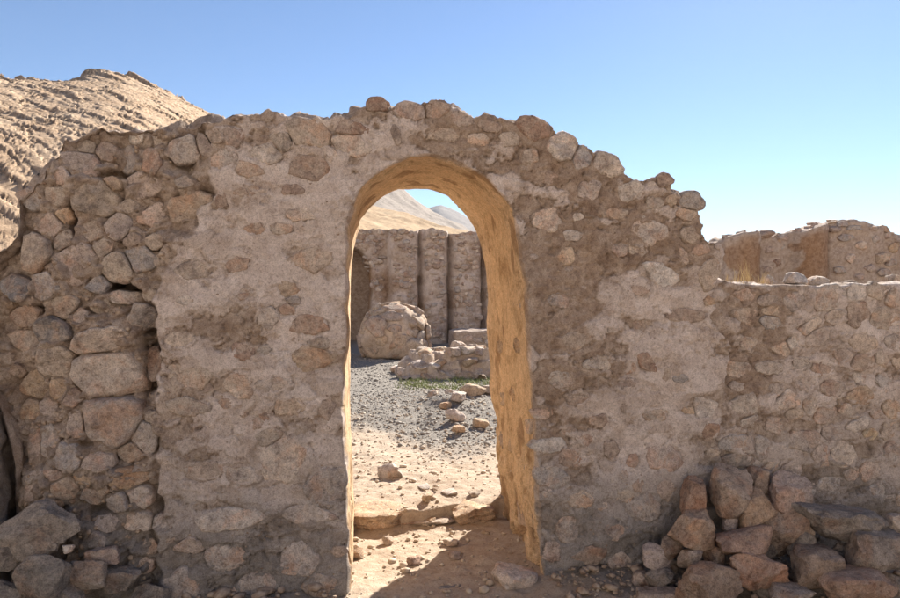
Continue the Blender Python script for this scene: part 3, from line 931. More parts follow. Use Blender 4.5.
def slab_shape(rfun, depth, seed, bevel, rough, N=26):
    """a stone bedded in the wall: flat broken front, fitted outline rfun(theta)"""
    th = np.arange(N) * 2 * math.pi / N
    rr = rfun(th)
    rings = [(1.0, depth), (1.03, depth * .45), (1.0, bevel), (.965, bevel * .42), (.90, bevel * .10), (.74, 0.0), (.5, 0.0), (.24, 0.0)]
    V = []
    for k, y in rings:
        V.append(np.stack([rr * k * np.cos(th), np.full(N, y), rr * k * np.sin(th)], -1))
    V = np.concatenate(V + [np.array([[0, 0.0, 0]])])
    frontw = np.clip(1 - V[:, 1] / (bevel + 1e-6), 0, 1)
    sc = 1.0 / max(rr.max(), .02)
    Q = V * sc + seed * 1.37 % 53
    V[:, 1] += frontw * rough * (1.3 * fbm(Q, 1.1, 2, seed) + .7 * fbm(Q, 3.5, 2, seed + 3))
    V[:, 0] += rr.mean() * .035 * fbm(Q, 4, 2, seed + 7)
    V[:, 2] += rr.mean() * .035 * fbm(Q, 4, 2, seed + 9)
    Fc = []
    nr = len(rings)
    for k in range(nr - 1):
        for i in range(N):
            j = (i + 1) % N
            a, b, c, d = k * N + i, k * N + j, (k + 1) * N + j, (k + 1) * N + i
            Fc += [(a, c, b), (a, d, c)]
    ctr = nr * N
    for i in range(N):
        Fc.append(((nr - 1) * N + i, ctr, (nr - 1) * N + (i + 1) % N))
    return V, np.array(Fc)

def face_stones(parent, stones, detail, base_y=0.0, seed=1000, all_stones=None):
    """set stones into the face, fitted to their neighbours, each in the plane of the mortar round it"""
    n = len(stones)
    every = all_stones or stones
    EC = np.array([at(q[0], q[1], base_y) for q in every])
    ES = np.array([scale_at(c) for c in EC])
    EA = np.array([q[2] for q in every]) * ES
    EB = np.array([q[3] for q in every]) * ES
    EG = np.radians([q[4] for q in every])
    def ell(j, phi):
        return 1 / np.hypot(np.cos(phi - EG[j]) / EA[j], np.sin(phi - EG[j]) / EB[j])
    C = np.array([at(q[0], q[1], base_y) for q in stones])
    S = np.array([scale_at(c) for c in C])
    A = np.array([q[2] for q in stones]) * S
    B = np.array([q[3] for q in stones]) * S
    th8 = np.arange(8) * math.pi / 4
    X = C[:, :1] + 1.05 * A[:, None] * np.cos(th8)
    Z = C[:, 2:] + 1.05 * B[:, None] * np.sin(th8)
    Yd = detail(X.ravel(), Z.ravel()).reshape(n, 8)
    y0 = np.median(Yd, axis=1)
    gx_ = (Yd * np.cos(th8)).sum(1) / 4 / (1.05 * A)
    gz_ = (Yd * np.sin(th8)).sum(1) / 4 / (1.05 * B)
    for i, (sx, sy, rx, ry, ang, c, proud) in enumerate(stones):
        r = np.random.default_rng(seed + i)
        a, b = A[i] * 1.10, B[i] * 1.10
        g = R(ang)
        k = int(r.integers(4, 8)); a0 = r.uniform(0, 6.28)
        pa = [a0 + q * 6.283 / k + r.uniform(-.45, .45) for q in range(k)]
        po = [r.uniform(.70, 1.0) for q in range(k)]
        clips = []
        for j in range(len(every)):
            dx, dz = EC[j, 0] - C[i, 0], EC[j, 2] - C[i, 2]
            d = math.hypot(dx, dz)
            if d < 1e-5 or d > (max(a, b) + max(EA[j], EB[j])) * 1.15:
                continue
            phi = math.atan2(dz, dx)
            ri = float(1 / np.hypot(np.cos(phi - g) / a, np.sin(phi - g) / b)); rj = float(ell(j, phi)) * 1.1
            clips.append((phi, d * ri / (ri + rj) - .0025))
        def rfun(th):
            e = np.stack([np.cos(th - g) / a, np.sin(th - g) / b], -1)
            rad = 1 / np.linalg.norm(e, axis=1)
            u = e * rad[:, None]                       # direction on the unit disc
            sm = np.full(len(th), .02)
            for q, o in zip(pa, po):
                sm = sm + np.clip((u[:, 0] * math.cos(q) + u[:, 1] * math.sin(q)) / o, 0, None) ** 22
            rad = rad * np.minimum(sm ** (-1 / 22.), 1.18)
            rad = rad * (1 + .16 * fbm(np.stack([np.cos(th), np.sin(th), 0 * th + seed + i], -1), 1.9, 3, seed + i))
            for phi, o in clips:
                cc = np.cos(th - phi)
                rad = np.where(cc > .05, np.minimum(rad, np.maximum(o, .006) / np.maximum(cc, .05)), rad)
            return rad
        deepset = proud >= 24
        mn = min(A[i], B[i])
        dep = max(.06, mn * 1.3) if deepset else .045
        pr = (proud * .48 if deepset else proud * .45 + .5) * .001
        V, Fc = slab_shape(rfun, dep, seed + i, (.22 * mn + .010) if deepset else .07 * mn + .004, (.17 * mn) if deepset else .0025 + .03 * mn)
        wt = .42 if proud < 5 else (.22 if proud < 16 else .12)
        tx, tz = np.clip(gx_[i], -.3, .3), np.clip(gz_[i], -.3, .3)
        if deepset:
            tx += r.uniform(-.22, .22); tz += r.uniform(-.25, .2)
        V[:, 1] += tx * V[:, 0] + tz * V[:, 2]
        link('stone', mesh_np('stone', V, Fc), M_STONE, parent, (C[i, 0], base_y + y0[i] - pr, C[i, 2]), color=vary(tuple((1 - wt) * q + wt * w for q, w in zip(CT[c], (.55, .485, .435))), .10))

wall_detail = lambda x, z: face_detail(x, z, [], RUBBLE, BROWN, LIGHT)[0]
low_detail = lambda x, z: face_detail(x, z, [], None, LOWBROWN, LOWLIGHT, seed=300, plaster_bias=-.02)[0]
LOWBROWN = [[(735, 290), (790, 300), (790, 400), (735, 400)]]
LOWLIGHT = [[(790, 280), (900, 280), (900, 400), (800, 400)]]

# small fill in the gaps of the broken end
def fill_stones(parent, stones, region, n, rmin, rmax, seed, base_y, prouds, cols, limit, slack=.8):
    r = random.Random(seed)
    placed = list(stones)
    out = []
    xs = [q[0] for q in region]; ys = [q[1] for q in region]
    reg = np.array(region, float)
    tries = 0
    while len(out) < limit and tries < n:
        tries += 1
        px, py = r.uniform(max(-15, min(xs)), max(xs)), r.uniform(min(ys), min(610, max(ys)))
        if not in_poly(np.array([px]), np.array([py]), region)[0]:
            continue
        rr = r.uniform(rmin, rmax)
        ok = True
        for (sx, sy, rx, ry, *_q) in placed:
            dx, dy_ = (px - sx) / (rx + rr * .9), (py - sy) / (ry + rr * .8)
            if dx * dx + dy_ * dy_ < slack:
                ok = False; break
        if not ok:
            continue
        st = (px, py, rr * r.uniform(.95, 1.4), rr * r.uniform(.7, 1.05), r.uniform(-30, 30), r.choice(cols), r.uniform(*prouds))
        placed.append(st); out.append(st)
    return out

RUBZONE = [(20, 200), (60, 145), (150, 135), (200, 130), (205, 190), (150, 285), (152, 590), (22, 590), (20, 440), (2, 400), (2, 260), (18, 240)]
fill = fill_stones(arched, FACE, RUBZONE, 9000, 6, 11, 5, 0, (6, 34), 'TKBKTKO', 20, .75)
SPARSE = [(165, 300), (210, 200), (220, 130), (360, 118), (540, 130), (700, 210), (715, 300), (715, 590), (548, 590), (540, 420), (528, 250), (500, 175), (430, 145), (370, 165), (340, 215), (338, 590), (165, 590)]
fill2 = fill_stones(arched, FACE, SPARSE, 4000, 3.5, 8, 6, 0, (1, 4), 'TKBPBR', 34)
ALLST = FACE + fill + fill2
face_stones(arched, ALLST, wall_detail)
print('wall stones', len(FACE) + len(fill) + len(fill2), 'tris', sum(len(p.vertices) - 2 for p in wall_me.polygons))

def jamb_x(y, z):
    f = archf[:22]; b_ = archb[:22]
    xf = np.interp(z, f[np.argsort(f[:, 2]), 2], f[np.argsort(f[:, 2]), 0]); xb = np.interp(z, b_[np.argsort(b_[:, 2]), 2], b_[np.argsort(b_[:, 2]), 0])
    return xf + (xb - xf) * y / T
for k, (yy, zz, a, b, c) in enumerate([(.16, .30, .10, .06, 'O'), (.45, .22, .12, .07, 'K'), (.80, .35, .11, .06, 'T'), (.25, .55, .08, .05, 'P'), (.62, .60, .10, .05, 'O'), (1.0, .55, .08, .05, 'K'), (.12, .82, .09, .045, 'W'), (.50, .95, .08, .05, 'O'), (.86, .85, .09, .05, 'T'), (.3, 1.25, .07, .045, 'O'), (.8, 1.2, .07, .05, 'T'), (.15, 1.5, .06, .04, 'K')]):
    rr_ = np.random.default_rng(880 + k)
    ph = rr_.uniform(0, 6.28, 3)
    V, Fc = slab_shape(lambda th: (1 / np.hypot(np.cos(th) / a, np.sin(th) / b)) * (1 + .12 * np.sin(2 * th + ph[0]) + .08 * np.sin(3 * th + ph[1]) + .05 * np.sin(5 * th + ph[2])), .06, 880 + k, .012, .012)
    V = np.stack([V[:, 1], V[:, 0], V[:, 2]], -1)
    link('stone', mesh_np('stone', V, Fc[:, ::-1]), M_STONE, arched, (jamb_x(yy, zz) - .004, yy, zz), color=vary(tuple(.6 * p_ + .4 * q_ for p_, q_ in zip(CT[c], (.5, .36, .22))), .08))

# chips standing out of the coarse mortar
chips = []
r = np.random.default_rng(77)
cp = []
while len(cp) < 1500:
    px, py = r.uniform(0, 715), r.uniform(110, 600)
    if in_poly(np.array([px]), np.array([py]), SPARSE)[0] or in_poly(np.array([px]), np.array([py]), RUBZONE)[0]:
        cp.append((px, py))
cw = np.array([at(a, b, 0) for a, b in cp])
dch = face_detail(cw[:, 0], cw[:, 2], FACE, RUBBLE, BROWN, LIGHT)
cw[:, 1] = dch[0] + .002
szc = np.where(dch[4] > .5, r.uniform(.006, .017, len(cw)), r.uniform(.003, .008, len(cw)))
keepc = (dch[1] < .5) | (r.uniform(0, 1, len(cw)) < .25)
tag(link('stone_chips', pebbles('stone_chips', cw[keepc] - np.array(arched.location), szc[keepc], 5, 1.0), M_CHIP, arched, arched.location), kind='stuff')

# ================================================================== LOW WALL ON THE RIGHT
YL = 0.035
low = thing('low_wall', 'low rubble wall running right from the arched wall', 'wall', (2.8, .3, 0))
LTOP = [(700, 292), (714, 285), (722, 280), (735, 283), (760, 285), (785, 284), (800, 285), (830, 286), (860, 284), (900, 283), (960, 285), (1050, 290), (1120, 300)]
lt = face_pts(LTOP, YL)
lo_pts = np.concatenate([[[lt[0, 0], YL, -.2]], lt, [[lt[-1, 0], YL, -.2]]])
lo_b = lo_pts.copy(); lo_b[:, 1] = .62
lo_b[1:-1, 2] -= .02
low_me = voxelize(solid_from_outlines(lo_pts, lo_b), .0155)
xr = at(930, 300, 0)[0]
refine(low_me, lambda C, N: (C[:, 1] < YL + .03) & (C[:, 2] > -.05) & (C[:, 0] < xr))
LOWST = [(768, 300, 13, 7, 0, 'B', 10), (771, 311, 10, 7, 0, 'O', 8), (770, 321, 12, 8, 0, 'G', 8), (829, 298, 17, 13, 0, 'P', 12), (856, 293, 12, 10, 0, 'W', 12), (876, 291, 12, 9, 0, 'T', 14), (857, 313, 16, 15, 10, 'B', 14),
 (836, 316, 14, 9, -10, 'K', 8), (818, 337, 18, 10, 18, 'B', 10), (861, 342, 17, 10, 0, 'T', 10), (884, 318, 18, 10, 15, 'T', 10), (810, 326, 15, 6, 20, 'P', 8), (796, 343, 8, 9, 0, 'W', 7), (893, 342, 9, 10, 0, 'G', 8), (893, 299, 8, 11, 0, 'P', 9),
 (770, 368, 17, 8, 0, 'P', 9), (803, 364, 12, 7, 0, 'T', 8), (823, 369, 17, 6, -5, 'B', 8), (843, 355, 12, 9, 0, 'K', 8), (861, 363, 15, 9, 5, 'B', 9), (833, 387, 13, 9, 0, 'B', 9), (859, 395, 15, 10, 0, 'O', 10), (883, 381, 9, 9, 0, 'G', 8),
 (778, 389, 8, 6, 0, 'K', 6), (793, 414, 11, 7, 0, 'T', 7), (826, 415, 14, 10, 0, 'K', 8), (810, 405, 9, 9, 0, 'T', 6), (857, 424, 16, 6, 22, 'W', 9), (869, 434, 8, 6, 0, 'Y', 9), (843, 454, 18, 13, 0, 'P', 10), (820, 454, 10, 13, 0, 'K', 8),
 (762, 447, 9, 13, 0, 'G', 9), (735, 443, 19, 9, 0, 'G', 8), (736, 461, 23, 8, 0, 'D', 10), (805, 441, 17, 12, 0, 'G', 8), (893, 451, 10, 13, 0, 'G', 8), (890, 408, 11, 11, 0, 'O', 9), (750, 345, 11, 7, 0, 'P', 5), (783, 350, 9, 7, 0, 'T', 5),
 (745, 315, 12, 9, 0, 'T', 4), (740, 370, 13, 9, 0, 'T', 5), (745, 405, 16, 12, 0, 'T', 4), (775, 425, 10, 8, 0, 'K', 6), (870, 470, 13, 10, 0, 'K', 8), (880, 490, 14, 9, 0, 'G', 8), (830, 485, 14, 9, 0, 'G', 8), (790, 470, 12, 9, 0, 'K', 9),
 (877, 415, 8, 7, 0, 'K', 7), (845, 410, 8, 6, 0, 'T', 6), (805, 385, 10, 6, 0, 'K', 6), (880, 358, 8, 8, 0, 'T', 8), (795, 300, 13, 9, 0, 'K', 5), (745, 294, 12, 7, 0, 'K', 6)]
LOWST = [(a, b, c * 1.03, d * 1.03, e, f, g * .4) for a, b, c, d, e, f, g in LOWST]
lowfill = fill_stones(low, LOWST, [(735, 290), (905, 288), (905, 500), (735, 480)], 6000, 7, 12, 9, YL, (0, 2), 'TKPPTKP', 12, .8)
LOWALL = LOWST + lowfill
co = get_co(low_me); no = get_no(low_me)
x, y, z = co.T
fm = y < YL + .06
isf = sstep(YL + .05, YL + .015, y) * sstep(0, .5, -no[:, 1] + .35)
dy = np.zeros(len(co)); pl = dy.copy(); br = dy.copy(); shd = dy.copy()
r4 = face_detail(x[fm], z[fm], LOWALL, None, LOWBROWN, LOWLIGHT, seed=300, plaster_bias=-.02)
dy[fm], pl[fm], br[fm], shd[fm] = r4[0], r4[1], r4[2], r4[3]
ton = np.full(len(co), .5); ton[fm] = r4[5]
see = np.zeros(len(co)); see[fm] = r4[6]
attr(low_me, 'seep', see)
new = co.copy()
new[:, 1] += dy * isf
new += no * ((.03 * fbm(co, 5, 4, 310) + .01 * fbm(co, 25, 2, 314)) * (1 - isf))[:, None]
set_co(low_me, new - np.array(low.location))
attr(low_me, 'tone', ton); attr(low_me, 'plaster', pl * .9); attr(low_me, 'brown', br); attr(low_me, 'shade_tint', np.where(fm, shd, 0)); attr(low_me, 'reveal', np.zeros(len(co)))
low_me.polygons.foreach_set('use_smooth', np.ones(len(low_me.polygons), bool))
link('masonry', low_me, M_MORTAR, low, low.location)
face_stones(low, LOWALL, low_detail, YL, 5000)

# ================================================================== WALL BLOCK ADDED TO KEEP LIGHT OUT OF THE LEFT GAP
blocker = thing('gap_blocker', 'added wall stub behind the gap at the left edge', 'wall', (-2.2, .5, 0))
sp = np.array([(-3.4, -.06, -.2), (-3.4, -.06, .95), (-2.9, -.06, 1.06), (-2.3, -.06, 1.0), (-1.8, -.06, 1.03), (-1.67, -.06, .98), (-1.655, -.06, -.2)])
sb = sp.copy(); sb[:, 1] = 1.15
blocker_me = voxelize(solid_from_outlines(sp, sb), .03)
co = get_co(blocker_me); no = get_no(blocker_me)
set_co(blocker_me, co + no * (.05 * fbm(co, 4, 4, 320))[:, None] - np.array(blocker.location))
for nme, v in (('plaster', 0), ('brown', .4), ('shade_tint', .6), ('reveal', 0), ('tone', .5)): attr(blocker_me, nme, np.full(len(co), v))
blocker_me.polygons.foreach_set('use_smooth', np.ones(len(blocker_me.polygons), bool))
link('masonry', blocker_me, M_MORTAR, blocker, blocker.location)
bkp = np.array([(-1.9, .75, -.2), (-1.9, .75, 1.2), (-1.4, .75, 1.2), (-1.4, .75, -.2)])
bkb = bkp.copy(); bkb[:, 1] = 1.1
bk_me = voxelize(solid_from_outlines(bkp, bkb), .03)
co = get_co(bk_me)
set_co(bk_me, co + get_no(bk_me) * (.04 * fbm(co, 4, 4, 325))[:, None] - np.array(blocker.location))
for nme, v in (('plaster', 0), ('brown', .4), ('shade_tint', .8), ('reveal', 0), ('tone', .5)): attr(bk_me, nme, np.full(len(co), v))  # strong shade tone darkens the back of the gap by colour
link('gap_backing', bk_me, M_MORTAR, blocker, blocker.location)
for k in range(16):
    xx, zz = random.uniform(-2.9, -1.72), random.uniform(.1, .9)
    link('stone', rock_mesh('stone', 2, 6000 + k, (random.uniform(.06, .13), .08, random.uniform(.05, .09)), front=.6), M_STONE, blocker, (xx, -.04, zz), color=vary(CT[random.choice('DBGK')], .15))

# ================================================================== WALL WITH HALF COLUMNS BEHIND
YB = 14.6
backw = thing('column_wall', 'rubble wall with half-round columns seen through the archway', 'wall', (1.2, YB, 0))
def bx(px): return at(px, 300, YB)[0]
BT = [(230, 236), (300, 234), (345, 231), (360, 230), (372, 229), (385, 230), (400, 228), (412, 231), (420, 229), (435, 228), (446, 232), (460, 232), (475, 231), (500, 233), (560, 236), (620, 240)]
bt = face_pts(BT, YB)
segs = [(bx(388), bx(418.5)), (bx(419.5), bx(448)), (bx(449), bx(481)), (bx(482), bx(512))]
xs = np.arange(bt[0, 0], bt[-1, 0], .035)
zs = np.arange(-.2, 1.001, .012)
ztop = np.interp(xs, bt[:, 0], bt[:, 2]) + .05 * fbm(np.stack([xs, 0 * xs, 0 * xs], -1), 3.0, 3, 401)
def back_face(x, z):
    off = np.zeros_like(x)
    x = x + .05 * fbm(np.stack([x * .4, 0 * x, z], -1), 1.2, 3, 441)
    for a, b in segs:
        c, h = (a + b) / 2, (b - a) / 2
        t = np.clip(np.abs(x - c) / h, 0, 1)
        off = np.maximum(off, h * 1.0 * np.sqrt(np.clip(1 - t * t, 0, 1)))
    # arched niche on the left
    nx0, nx1 = bx(318), bx(371)
    nc, nh = (nx0 + nx1) / 2, (nx1 - nx0) / 2
    spring = at(371, 272, YB)[2]
    d = np.where(z < spring, np.abs(x - nc), np.hypot(x - nc, (z - spring) * 1.0))
    niche = sstep(nh + .02, nh - .05, d)
    return off, niche
X, U = np.meshgrid(xs, np.linspace(0, 1, 150))
_off = back_face(xs, np.full_like(xs, 2.5))[0]
ztop = ztop - _off * .12 + .05 * fbm(np.stack([xs, 0 * xs, 0 * xs + 3], -1), 7, 2, 403)
zt = np.interp(X.ravel(), xs, ztop)
Z = (-.2 + (zt + .2) * U.ravel())
Xf = X.ravel()
off, niche = back_face(Xf, Z)
P = np.stack([Xf, 0 * Xf, Z], -1)
rough = .085 * fbm(P, 2.4, 4, 411) + .05 * np.maximum(0, ridged(P, 3.2, 2, 415) - .3) * .6
for a_ in [q for sg in segs for q in sg]:
    rough = rough - .08 * np.exp(-((Xf - a_) / .04) ** 2)
Yf = YB - off - rough + niche * 1.2
Vf = np.stack([Xf, Yf, Z], -1)
ny, nx = X.shape
i = np.arange(nx * ny).reshape(ny, nx)
Ff = np.stack([i[:-1, :-1], i[:-1, 1:], i[1:, 1:], i[1:, :-1]], -1).reshape(-1, 4)
# top and back of the wall
yt = np.linspace(0, 1, 14)[1:]
topV = []
for t in yt:
    yy = Yf[i[-1]] * (1 - t) + (YB + .9) * t
    topV.append(np.stack([xs, yy, ztop + .06 * fbm(np.stack([xs, yy, 0 * xs], -1), 4, 3, 421) * math.sin(t * 3.1) - .03 * t], -1))
bk = np.stack([xs, 0 * xs + YB + .95, 0 * xs - .2], -1)
Vall = np.concatenate([Vf] + topV + [bk])
rows = [i[-1]] + [nx * ny + k * nx + np.arange(nx) for k in range(len(topV) + 1)]
Ft = [np.stack([rows[k][:-1], rows[k][1:], rows[k + 1][1:], rows[k + 1][:-1]], -1) for k in range(len(rows) - 1)]
bme = mesh_np('masonry', Vall - np.array(backw.location), np.concatenate([Ff] + Ft))
pad = len(Vall) - len(Vf)
colm = np.where(off > .02, .9, 0)
attr(bme, 'plaster', np.r_[np.clip(sstep(0, .2, fbm(P, 1.6, 3, 431) + .1) * .45 + .25 * (off > .05), 0, 1) * (1 - niche), np.zeros(pad)])
attr(bme, 'rust', np.r_[np.clip(niche * .8 + .35 * sstep(.1, .4, fbm(P, .9, 3, 433)), 0, 1), np.zeros(pad)])
attr(bme, 'tone', np.full(len(Vall), .5))
attr(bme, 'brown', np.r_[np.clip(niche + .55, 0, 1), np.full(pad, .5)])
attr(bme, 'shade_tint', np.r_[sstep(.8, 0, Z) * .5, np.zeros(pad)])
attr(bme, 'reveal', np.r_[np.exp(-((niche - .5) / .3) ** 2) * .3 * (niche > .02), np.zeros(pad)])
link('masonry', bme, M_MORTAR, backw, backw.location)
r = np.random.default_rng(31)
items = []
for k in range(850):
    xx = r.uniform(bx(338), bx(515)); 
    zt1 = float(np.interp(xx, xs, ztop))
    zz = r.uniform(.15, zt1 - .03)
    o, n = back_face(np.array([xx]), np.array([zz]))
    if n[0] > .5 and r.uniform() < .5: continue
    if min(abs(xx - q) for sg in segs for q in sg) < .13: continue
    V, Fc = rock_shape(2, int(7000 + k), (r.uniform(.04, .13), .06, r.uniform(.03, .085)), front=.6, facets=4)
    items.append((V + np.array([xx, YB - o[0] + n[0] * 1.2 - .02, zz]), Fc, r.integers(0, 5)))
for t in range(5):      # too small to pick apart: joined by kind of stone
    sel = [(V - np.array(backw.location), Fc) for V, Fc, q in items if q == t]
    tag(link('stone_facing', joined('stone_facing', sel), M_STONE, backw, backw.location, color=CT['TKBPG'[t]]), kind='stuff')

# ================================================================== WALL IN THE RIGHT BACKGROUND
YR = 8.2
rw = thing('background_wall', 'brown plastered ruin rising behind the low wall at right', 'wall', (7.0, YR + .5, 0))
RT = [(727, 241), (735, 234), (750, 233), (765, 233), (775, 238), (790, 233), (808, 227), (820, 224), (850, 221), (868, 224), (885, 229), (897, 235), (910, 240), (960, 246), (1040, 250)]
rt = face_pts(RT, YR)
rt[:, 2] = CAM[2] + (rt[:, 2] - CAM[2])
rp = np.concatenate([[[rt[0, 0], YR, -.2]], rt, [[rt[-1, 0], YR, -.2]]])
rb = rp.copy(); rb[:, 1] = YR + 1.1; rb[1:-1, 2] -= .12
rme = voxelize(solid_from_outlines(rp, rb), .03)
co = get_co(rme); no = get_no(rme)
x, y, z = co.T
def rx_(px): return at(px, 260, YR)[0]
off = np.zeros(len(co)); ren = np.zeros(len(co))
for a, b, k in ((729, 757, 1), (792, 824, 1), (826, 884, .35), (900, 940, .6)):
    c, h = (rx_(a) + rx_(b)) / 2, (rx_(b) - rx_(a)) / 2
    t = np.clip(np.abs(x - c) / h, 0, 1)
    off = np.maximum(off, .30 * k * np.sqrt(1 - t * t))
    if k == 1:
        ren = np.maximum(ren, sstep(h * 1.02, h * .9, np.abs(x - c) + .06 * fbm(co, 3, 3, 511) * 3.2))
front_w = sstep(YR + .25, YR + .05, y)
new = co.copy()
new[:, 1] -= off * front_w
zl = np.interp(x, rt[:, 0], rt[:, 2])
ren *= front_w * sstep(zl - .06, zl - .2, z + .08 * fbm(co, 3, 2, 513))
new += no * ((.05 * fbm(co, 3, 4, 501) + .035 * ridged(co, 5, 2, 505) * .5) * (1 - .75 * ren))[:, None]
set_co(rme, new - np.array(rw.location))
attr(rme, 'rust', np.clip(ren, 0, 1) * (.62 + .3 * fbm(co, 2.5, 3, 517))); attr(rme, 'plaster', .2 * (1 - ren) * front_w); attr(rme, 'tone', .5 + 0 * x); attr(rme, 'brown', .45 + .0 * ren); attr(rme, 'shade_tint', 0 * x); attr(rme, 'reveal', ren * .0)
rme.polygons.foreach_set('use_smooth', np.ones(len(rme.polygons), bool))
link('masonry', rme, M_MORTAR, rw, rw.location)
for q in range(34):
    px = random.uniform(727, 935)
    p = at(px, 240, YR - .02); zt_ = float(np.interp(p[0], rt[:, 0], rt[:, 2]))
    link('stone', rock_mesh('stone', 3, 7700 + q, (random.uniform(.06, .16), .13, random.uniform(.04, .085)), facets=6), M_STONE, rw, (p[0], YR + random.uniform(.0, .25), zt_ + random.uniform(-.10, .0)), color=vary(CT[random.choice('GKTBK')], .1))
k = 0
for (px, py, a, b, c) in [(843, 238, 7, 4, 'G'), (858, 246, 7, 5, 'P'), (872, 240, 6, 4, 'G'), (880, 258, 8, 5, 'T'), (868, 268, 6, 4, 'K'), (895, 248, 6, 5, 'O'), (848, 258, 6, 4, 'P'), (838, 270, 6, 4, 'G'), (893, 262, 6, 4, 'G'),
        (770, 250, 5, 4, 'K'), (778, 262, 5, 4, 'B'), (768, 270, 5, 4, 'K'), (783, 246, 4, 4, 'G'), (852, 228, 8, 3, 'G'), (870, 229, 7, 3, 'G'), (888, 235, 6, 4, 'K'), (832, 230, 7, 3, 'K'), (815, 228, 6, 3, 'G'), (748, 236, 7, 3, 'G'), (762, 237, 5, 3, 'K'), (840, 225, 6, 3, 'G'), (882, 273, 8, 4, 'G'), (856, 277, 8, 4, 'K')]:
    p = at(px, py, YR - .05); s = scale_at(p)
    link('stone', rock_mesh('stone', 2, 7600 + k, (a * s * 1.1, .12, b * s * 1.15), front=.7, facets=5), M_STONE, rw, (p[0], YR + .02 - (.10 if 826 < px < 884 else 0), p[2]), color=vary(CT[c], .1))
    k += 1

# ================================================================== COURTYARD OBJECTS
def gz_at(x, y): return float(ground_height(np.array([x]), np.array([y]))[0])

# fallen round block of masonry
bp = at_z(397, 361, .05)
bs = scale_at(bp)
bh = 58 * bs
blk = thing('fallen_masonry_block', 'rounded boulder of fallen rubble masonry lying before the column wall', 'boulder', (bp[0], bp[1] + .5, .05))
D, Fc = ico(5)
rad = np.ones(len(D))
sN = [((.80, -.55, .12), .70), ((0, 0, -1), .62), ((-.8, -.2, .45), .88), ((.5, -.3, .85), .93), ((-.45, -.5, .85), .93)]
ssum = np.ones(len(D))
for n, o in sN:
    n = np.array(n) / np.linalg.norm(n)
    ssum += np.clip(D @ n / o, 0, None) ** 26
rad = ssum ** (-1 / 26) * (1 + .05 * fbm(D, 2, 3, 601) + .03 * fbm(D, 8, 3, 605))
dims = np.array([36 * bs * 1.07, .62, bh * .60])
bc = np.array([bp[0], bp[1] + .5, .05 + bh * .40])
bm_me = mesh_np('core', D * rad[:, None] * dims + bc - np.array(blk.location), Fc)
for nme, v in (('plaster', .25), ('brown', .5), ('shade_tint', .0), ('reveal', .25), ('tone', .5)): attr(bm_me, nme, np.clip(v + .35 * fbm(D, 2.5, 3, 611), 0, 1) * (v > 0))
link('core', bm_me, M_MORTAR, blk, blk.location)
r = np.random.default_rng(12)
pts = []
for k in range(4000):
    d = r.normal(size=3); d /= np.linalg.norm(d)
    if d[1] > .25 or d[2] < -.55: continue
    if all(np.dot(d, q) < .925 for q in pts): pts.append(d)
for k, d in enumerate(pts):
    j = int(np.argmax(D @ d))
    pos = D[j] * rad[j] * dims * .957 + bc
    nrm = d / dims; nrm /= np.linalg.norm(nrm)
    s = r.uniform(.10, .25)
    V, F2 = rock_shape(3, 8000 + k, (s * 1.25, .07, s * .8), front=.75, facets=4)
    V = V @ np.array(Euler((0, r.uniform(-.8, .8), 0)).to_matrix()).T
    q = Vector((0, -1, 0)).rotation_difference(Vector(nrm)).to_matrix()
    V = V @ np.array(q).T
    link('stone', mesh_np('stone', V, F2), M_STONE, blk, pos, color=vary(tuple(.6 * q + .4 * w for q, w in zip(CT['TKOPTTK'[r.integers(0, 7)]], (.45, .34, .25))), .12))

# low remains of a masonry base in layers
mp = at_z(444, 381, .05)
ms = scale_at(mp)
mnd = thing('layered_masonry_base', 'low crumbling masonry base in ledges beside the rounded boulder', 'ruin', (mp[0] + .1, mp[1] + .5, .03))
y0m = float(mp[1])
mx0, mx1 = at(398, 380, y0m)[0], at(506, 380, y0m)[0]
def mound_h(x, y):
    P = np.stack([x, y, 0 * x], -1)
    u = (x - mx0) / (mx1 - mx0); v = (y - y0m) / 1.5
    base = np.minimum(np.minimum(u * 4.5, (1 - u) * 5), np.minimum(v * 2.6 + .28, (1 - v) * 4)) + .5 * fbm(P, 2.6, 3, 621)
    lv = np.clip(base, 0, 1.02) * 3
    st = np.floor(lv) + sstep(.25, .75, lv - np.floor(lv))
    return st * .175 * (.8 + .25 * u) + .03 * fbm(P, 7, 3, 625) - .03
xs_, ys_ = np.linspace(mx0, mx1, 130), np.linspace(y0m - .15, y0m + 1.5, 130)
X, Yg = np.meshgrid(xs_, ys_)
x, y = X.ravel(), Yg.ravel()
hz_ = mound_h(x, y)
P = np.stack([x, y, hz_], -1)
i = np.arange(130 * 130).reshape(130, 130)
mme = mesh_np('masonry', P + .025 * np.stack([fbm(P, 6, 3, 631), fbm(P, 6, 3, 635), fbm(P, 9, 3, 637)], -1) - np.array(mnd.location) + np.array([0, 0, .03]), np.stack([i[:-1, :-1], i[:-1, 1:], i[1:, 1:], i[1:, :-1]], -1).reshape(-1, 4))
for nme, v in (('plaster', .3), ('brown', .3), ('shade_tint', 0), ('reveal', .2), ('tone', .5)): attr(mme, nme, np.full(len(P), v))
link('masonry', mme, M_MORTAR, mnd, mnd.location)
r = np.random.default_rng(71)
for k in range(46):
    xx, yy = r.uniform(mx0 + .05, mx1 - .05), y0m + 1.2 * r.uniform(0, 1) ** 1.2 - .05
    hh = float(mound_h(np.array([xx]), np.array([yy]))[0])
    if hh < -.01: continue
    sz = r.uniform(.05, .15)
    link('stone', rock_mesh('stone', 3, 9100 + k, (sz * 1.3, sz, sz * r.uniform(.45, .8)), facets=8, rough=.12, rot=(r.uniform(-.2, .2), r.uniform(-.2, .2), r.uniform(0, 3))), M_STONE, mnd, (xx, yy, hh + .01), color=vary(CT['TKOPTK'[r.integers(0, 6)]], .1))
